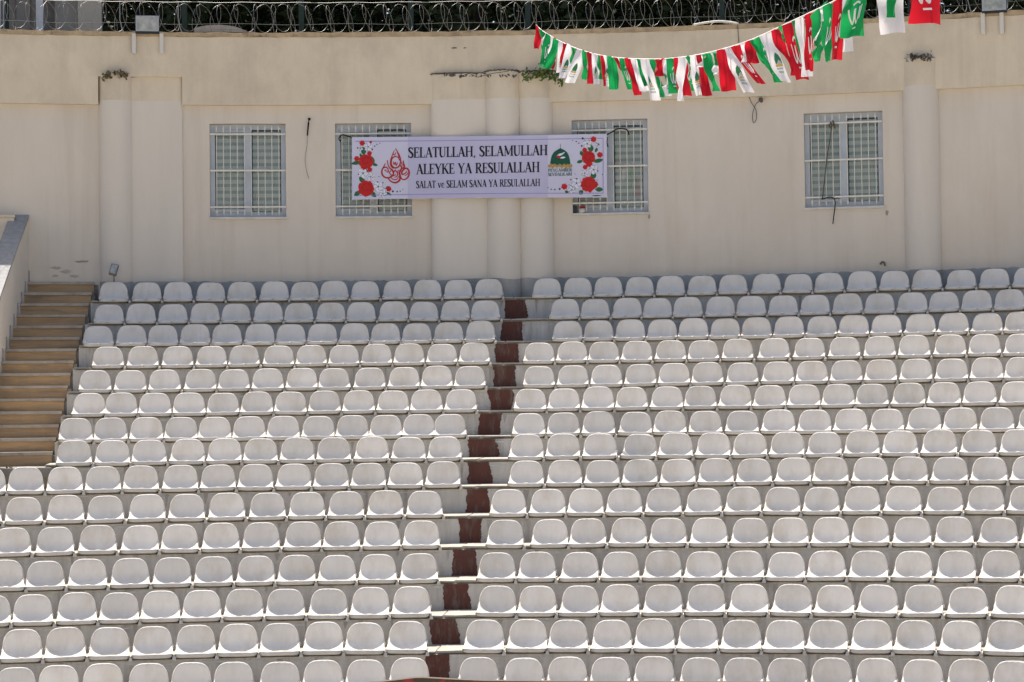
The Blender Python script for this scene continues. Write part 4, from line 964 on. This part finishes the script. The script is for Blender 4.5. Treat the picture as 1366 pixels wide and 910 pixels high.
s = MB(); s.tube([wall_pt(x, y, .055) for x, y in spl([(1096, 266), (1108, 263), (1114, 268), (1113, 282), (1111, 299)], 5)], .008, 6); s.build('loose_end', M['black'], CW, True)
s = MB()
for dx, dy in ((0, 0), (3, -2), (-2, 3), (4, 3)): s.tube([wall_pt(1108 + dx, 163 + dy, .03), wall_pt(1110 + dx, 168 + dy, .07)], .012, 5)
s.build('knot', M['dryweed'], CW, True)
cable('conduit', 'thin white conduit lying along the wall top above the bunting', [(925, 33.5), (940, 30.5), (962, 28.5), (985, 31.5)], .016, 'pipe', 'conduit', .10)
cable('down_wire', 'thin dark wire dropping down the upper wall behind the bunting', [(984, 32), (985, 48), (986, 70), (985, 100)], .005, 'wire', 'wire', .10)
cable('bent_hook', 'small rusty bent hook low on the wall near the right column', [(1174, 353), (1177, 349.5), (1180, 351), (1180.5, 355)], .012, 'dirt', 'hook', .03)
JR = thing('jar', 'small white jar with dark lid on the sill of the window right of the banner', 'jar')
a = cyl(776.5, 285, RW + .03)[0]; s = MB(); s.tube([P(a, RW + .03, Z_WB + .031), P(a, RW + .03, Z_WB + .10)], [.052, .055], 12); s.build('body', M['pipe'], JR, True)
s = MB(); s.tube([P(a, RW + .03, Z_WB + .101), P(a, RW + .03, Z_WB + .135)], .050, 12); s.build('lid', M['dred'], JR)
s = MB(); a = cyl(767, 285, RW + .03)[0]; s.arc(a - .06, a + .055, RW + .0, RW + .06, Z_WB + .031, Z_WB + .15, 1); tag(s.build('dark_tin', M['housing']), 'dark square tin beside the jar on the window sill', 'tin')
# small lamp on a thin post behind the top row
LP = thing('post_lamp', 'small tilted lamp on a thin post behind the first top seat', 'lamp')
ph, z = cyl(152, 372, 30.15)
s = MB(); s.tube([P(ph, 30.15, ROW_Z[1]), P(ph, 30.15, z + .03), P(ph + .01, 30.12, z + .06)], .012, 6); s.build('post', M['cheek'], LP)
s = MB(); Mx = Matrix.Translation(P(ph, 30.10, z + .13)) @ Matrix.Rotation(.22, 4, 'Y') @ Matrix.Rotation(-.45, 4, 'X'); s.box((-.055, -.02, -.085), (.055, .03, .085), Mx); s.build('housing', M['cheek'], LP)
s = MB(); s.box((-.042, -.028, -.07), (.042, -.022, .07), Mx); s.build('lens', M['lampglass'], LP)
# plants growing from the column tops
def weed(px, py, w, n, label, m_, seed, out, drop=.0, hgt=.1):
    r = random.Random(seed); T = thing('wall_weed', label, 'plant'); a = MB(); b = MB()
    for i in range(n):
        x = px + r.uniform(-w, w); y = py + r.gauss(0, 1) * hgt * 30 + drop * abs(x - px)
        c = wall_pt(x, y, out + r.uniform(0, .10)); s_ = r.uniform(.018, .042)
        t = Vector((r.gauss(0, 1), r.gauss(0, .5), r.gauss(0, 1))).normalized(); q = t.cross(Vector((r.gauss(0, 1), 1, r.gauss(0, 1)))).normalized()
        a.poly([c - t * s_, c - q * s_ * .6, c + t * s_ * .3 - q * s_ * .5, c + t * s_, c + t * s_ * .3 + q * s_ * .5, c + q * s_ * .6])
    for i in range(max(3, n // 12)):
        x = px + r.uniform(-w, w); b.tube([wall_pt(px + r.uniform(-3, 3), py + 2, out), wall_pt((px + x) / 2, py - 3, out + .06), wall_pt(x, py + r.uniform(-6, 6) + drop * abs(x - px), out + .09)], .005, 4)
    a.build('leaves', M[m_], T); b.build('stems', M['bark'], T)
weed(724, 97, 27, 170, 'green creeper growing from the top of the joined columns', 'weed', 1, .20, .25, .16)
weed(153, 99, 17, 70, 'dark moss and weed tuft on the top of the left pilaster', 'dryweed', 2, .13, .05, .09)
weed(1226, 77, 17, 70, 'dry black weed tuft on top of the right column', 'dirt', 3, .13, .05, .09)
weed(636, 101, 52, 26, 'line of dry moss along the ledge above the joined columns', 'dirt', 4, .22, .0, .02)
weed(22, 628, 26, 50, 'dry weeds in the dirt at the foot of the side staircase', 'dryweed', 6, RW - 24.80, .0, .06)
# stains with a shape of their own on the plaster
def stain(px, py, w, h, seed, m_='grime', out=.0875):
    r = random.Random(seed); s = MB(); n = 22
    s.poly([wall_pt(px + math.cos(a) * w * r.uniform(.45, 1), py + math.sin(a) * h * r.uniform(.4, 1), out) for a in [2 * math.pi * i / n for i in range(n)]])
    s.build('stain', M[m_], BW)
stain(606, 64, 5, 1.5, 1, 'dirt'); stain(620, 64, 3, 1.0, 2, 'dirt')
stain(110, 349, 12, 2, 4, 'grime', .003); 
for q in range(4): stain(rs.uniform(42, 126), rs.uniform(356, 369), rs.uniform(4, 12), rs.uniform(1, 3), 40 + q, 'wallgrime', .004 + .0012 * q)
stain(866, 289, 2, 5, 7, 'grime', .003); stain(1183, 284, 3, 5, 8, 'grime', .003)
# ------------------------------------------------------------------ cloth on the front rail, just entering the picture
RC = thing('rail_cloth', 'cream hemmed patterned cloth on a rail along the bottom edge', 'cloth')
RCR = 18.2
top_px = [(440, 914), (505, 908.5), (553, 902.8), (565, 902.6), (600, 904.6), (645, 906.6), (720, 907.4), (850, 908.2), (1000, 908.6), (1150, 910), (1366, 912), (1420, 913)]
def rc(x, y, out=0): ph, z = cyl(x, y, RCR - out); return P(ph, RCR - out, z)
tp_ = top_px
for nm, m_, o0, o1, out in (('hem', 'hem', 0, 1.7, .004), ('cloth', 'railcloth', .9, 60, .0)):
    s = MB(); b = 0
    for (x, y) in tp_: s.v += [rc(x, y + o0, out + .02 * math.sin(x * .05)), rc(x, y + o1, out + .02 * math.sin(x * .05))]
    for i in range(len(tp_) - 1): s.f.append((2*i + 1, 2*i + 3, 2*i + 2, 2*i))
    s.build(nm, M[m_], RC)
s = MB(); s.tube([rc(x, 925, -.05) for x in range(420, 1440, 60)], .02, 8); s.build('rail', M['metal'], RC, True)
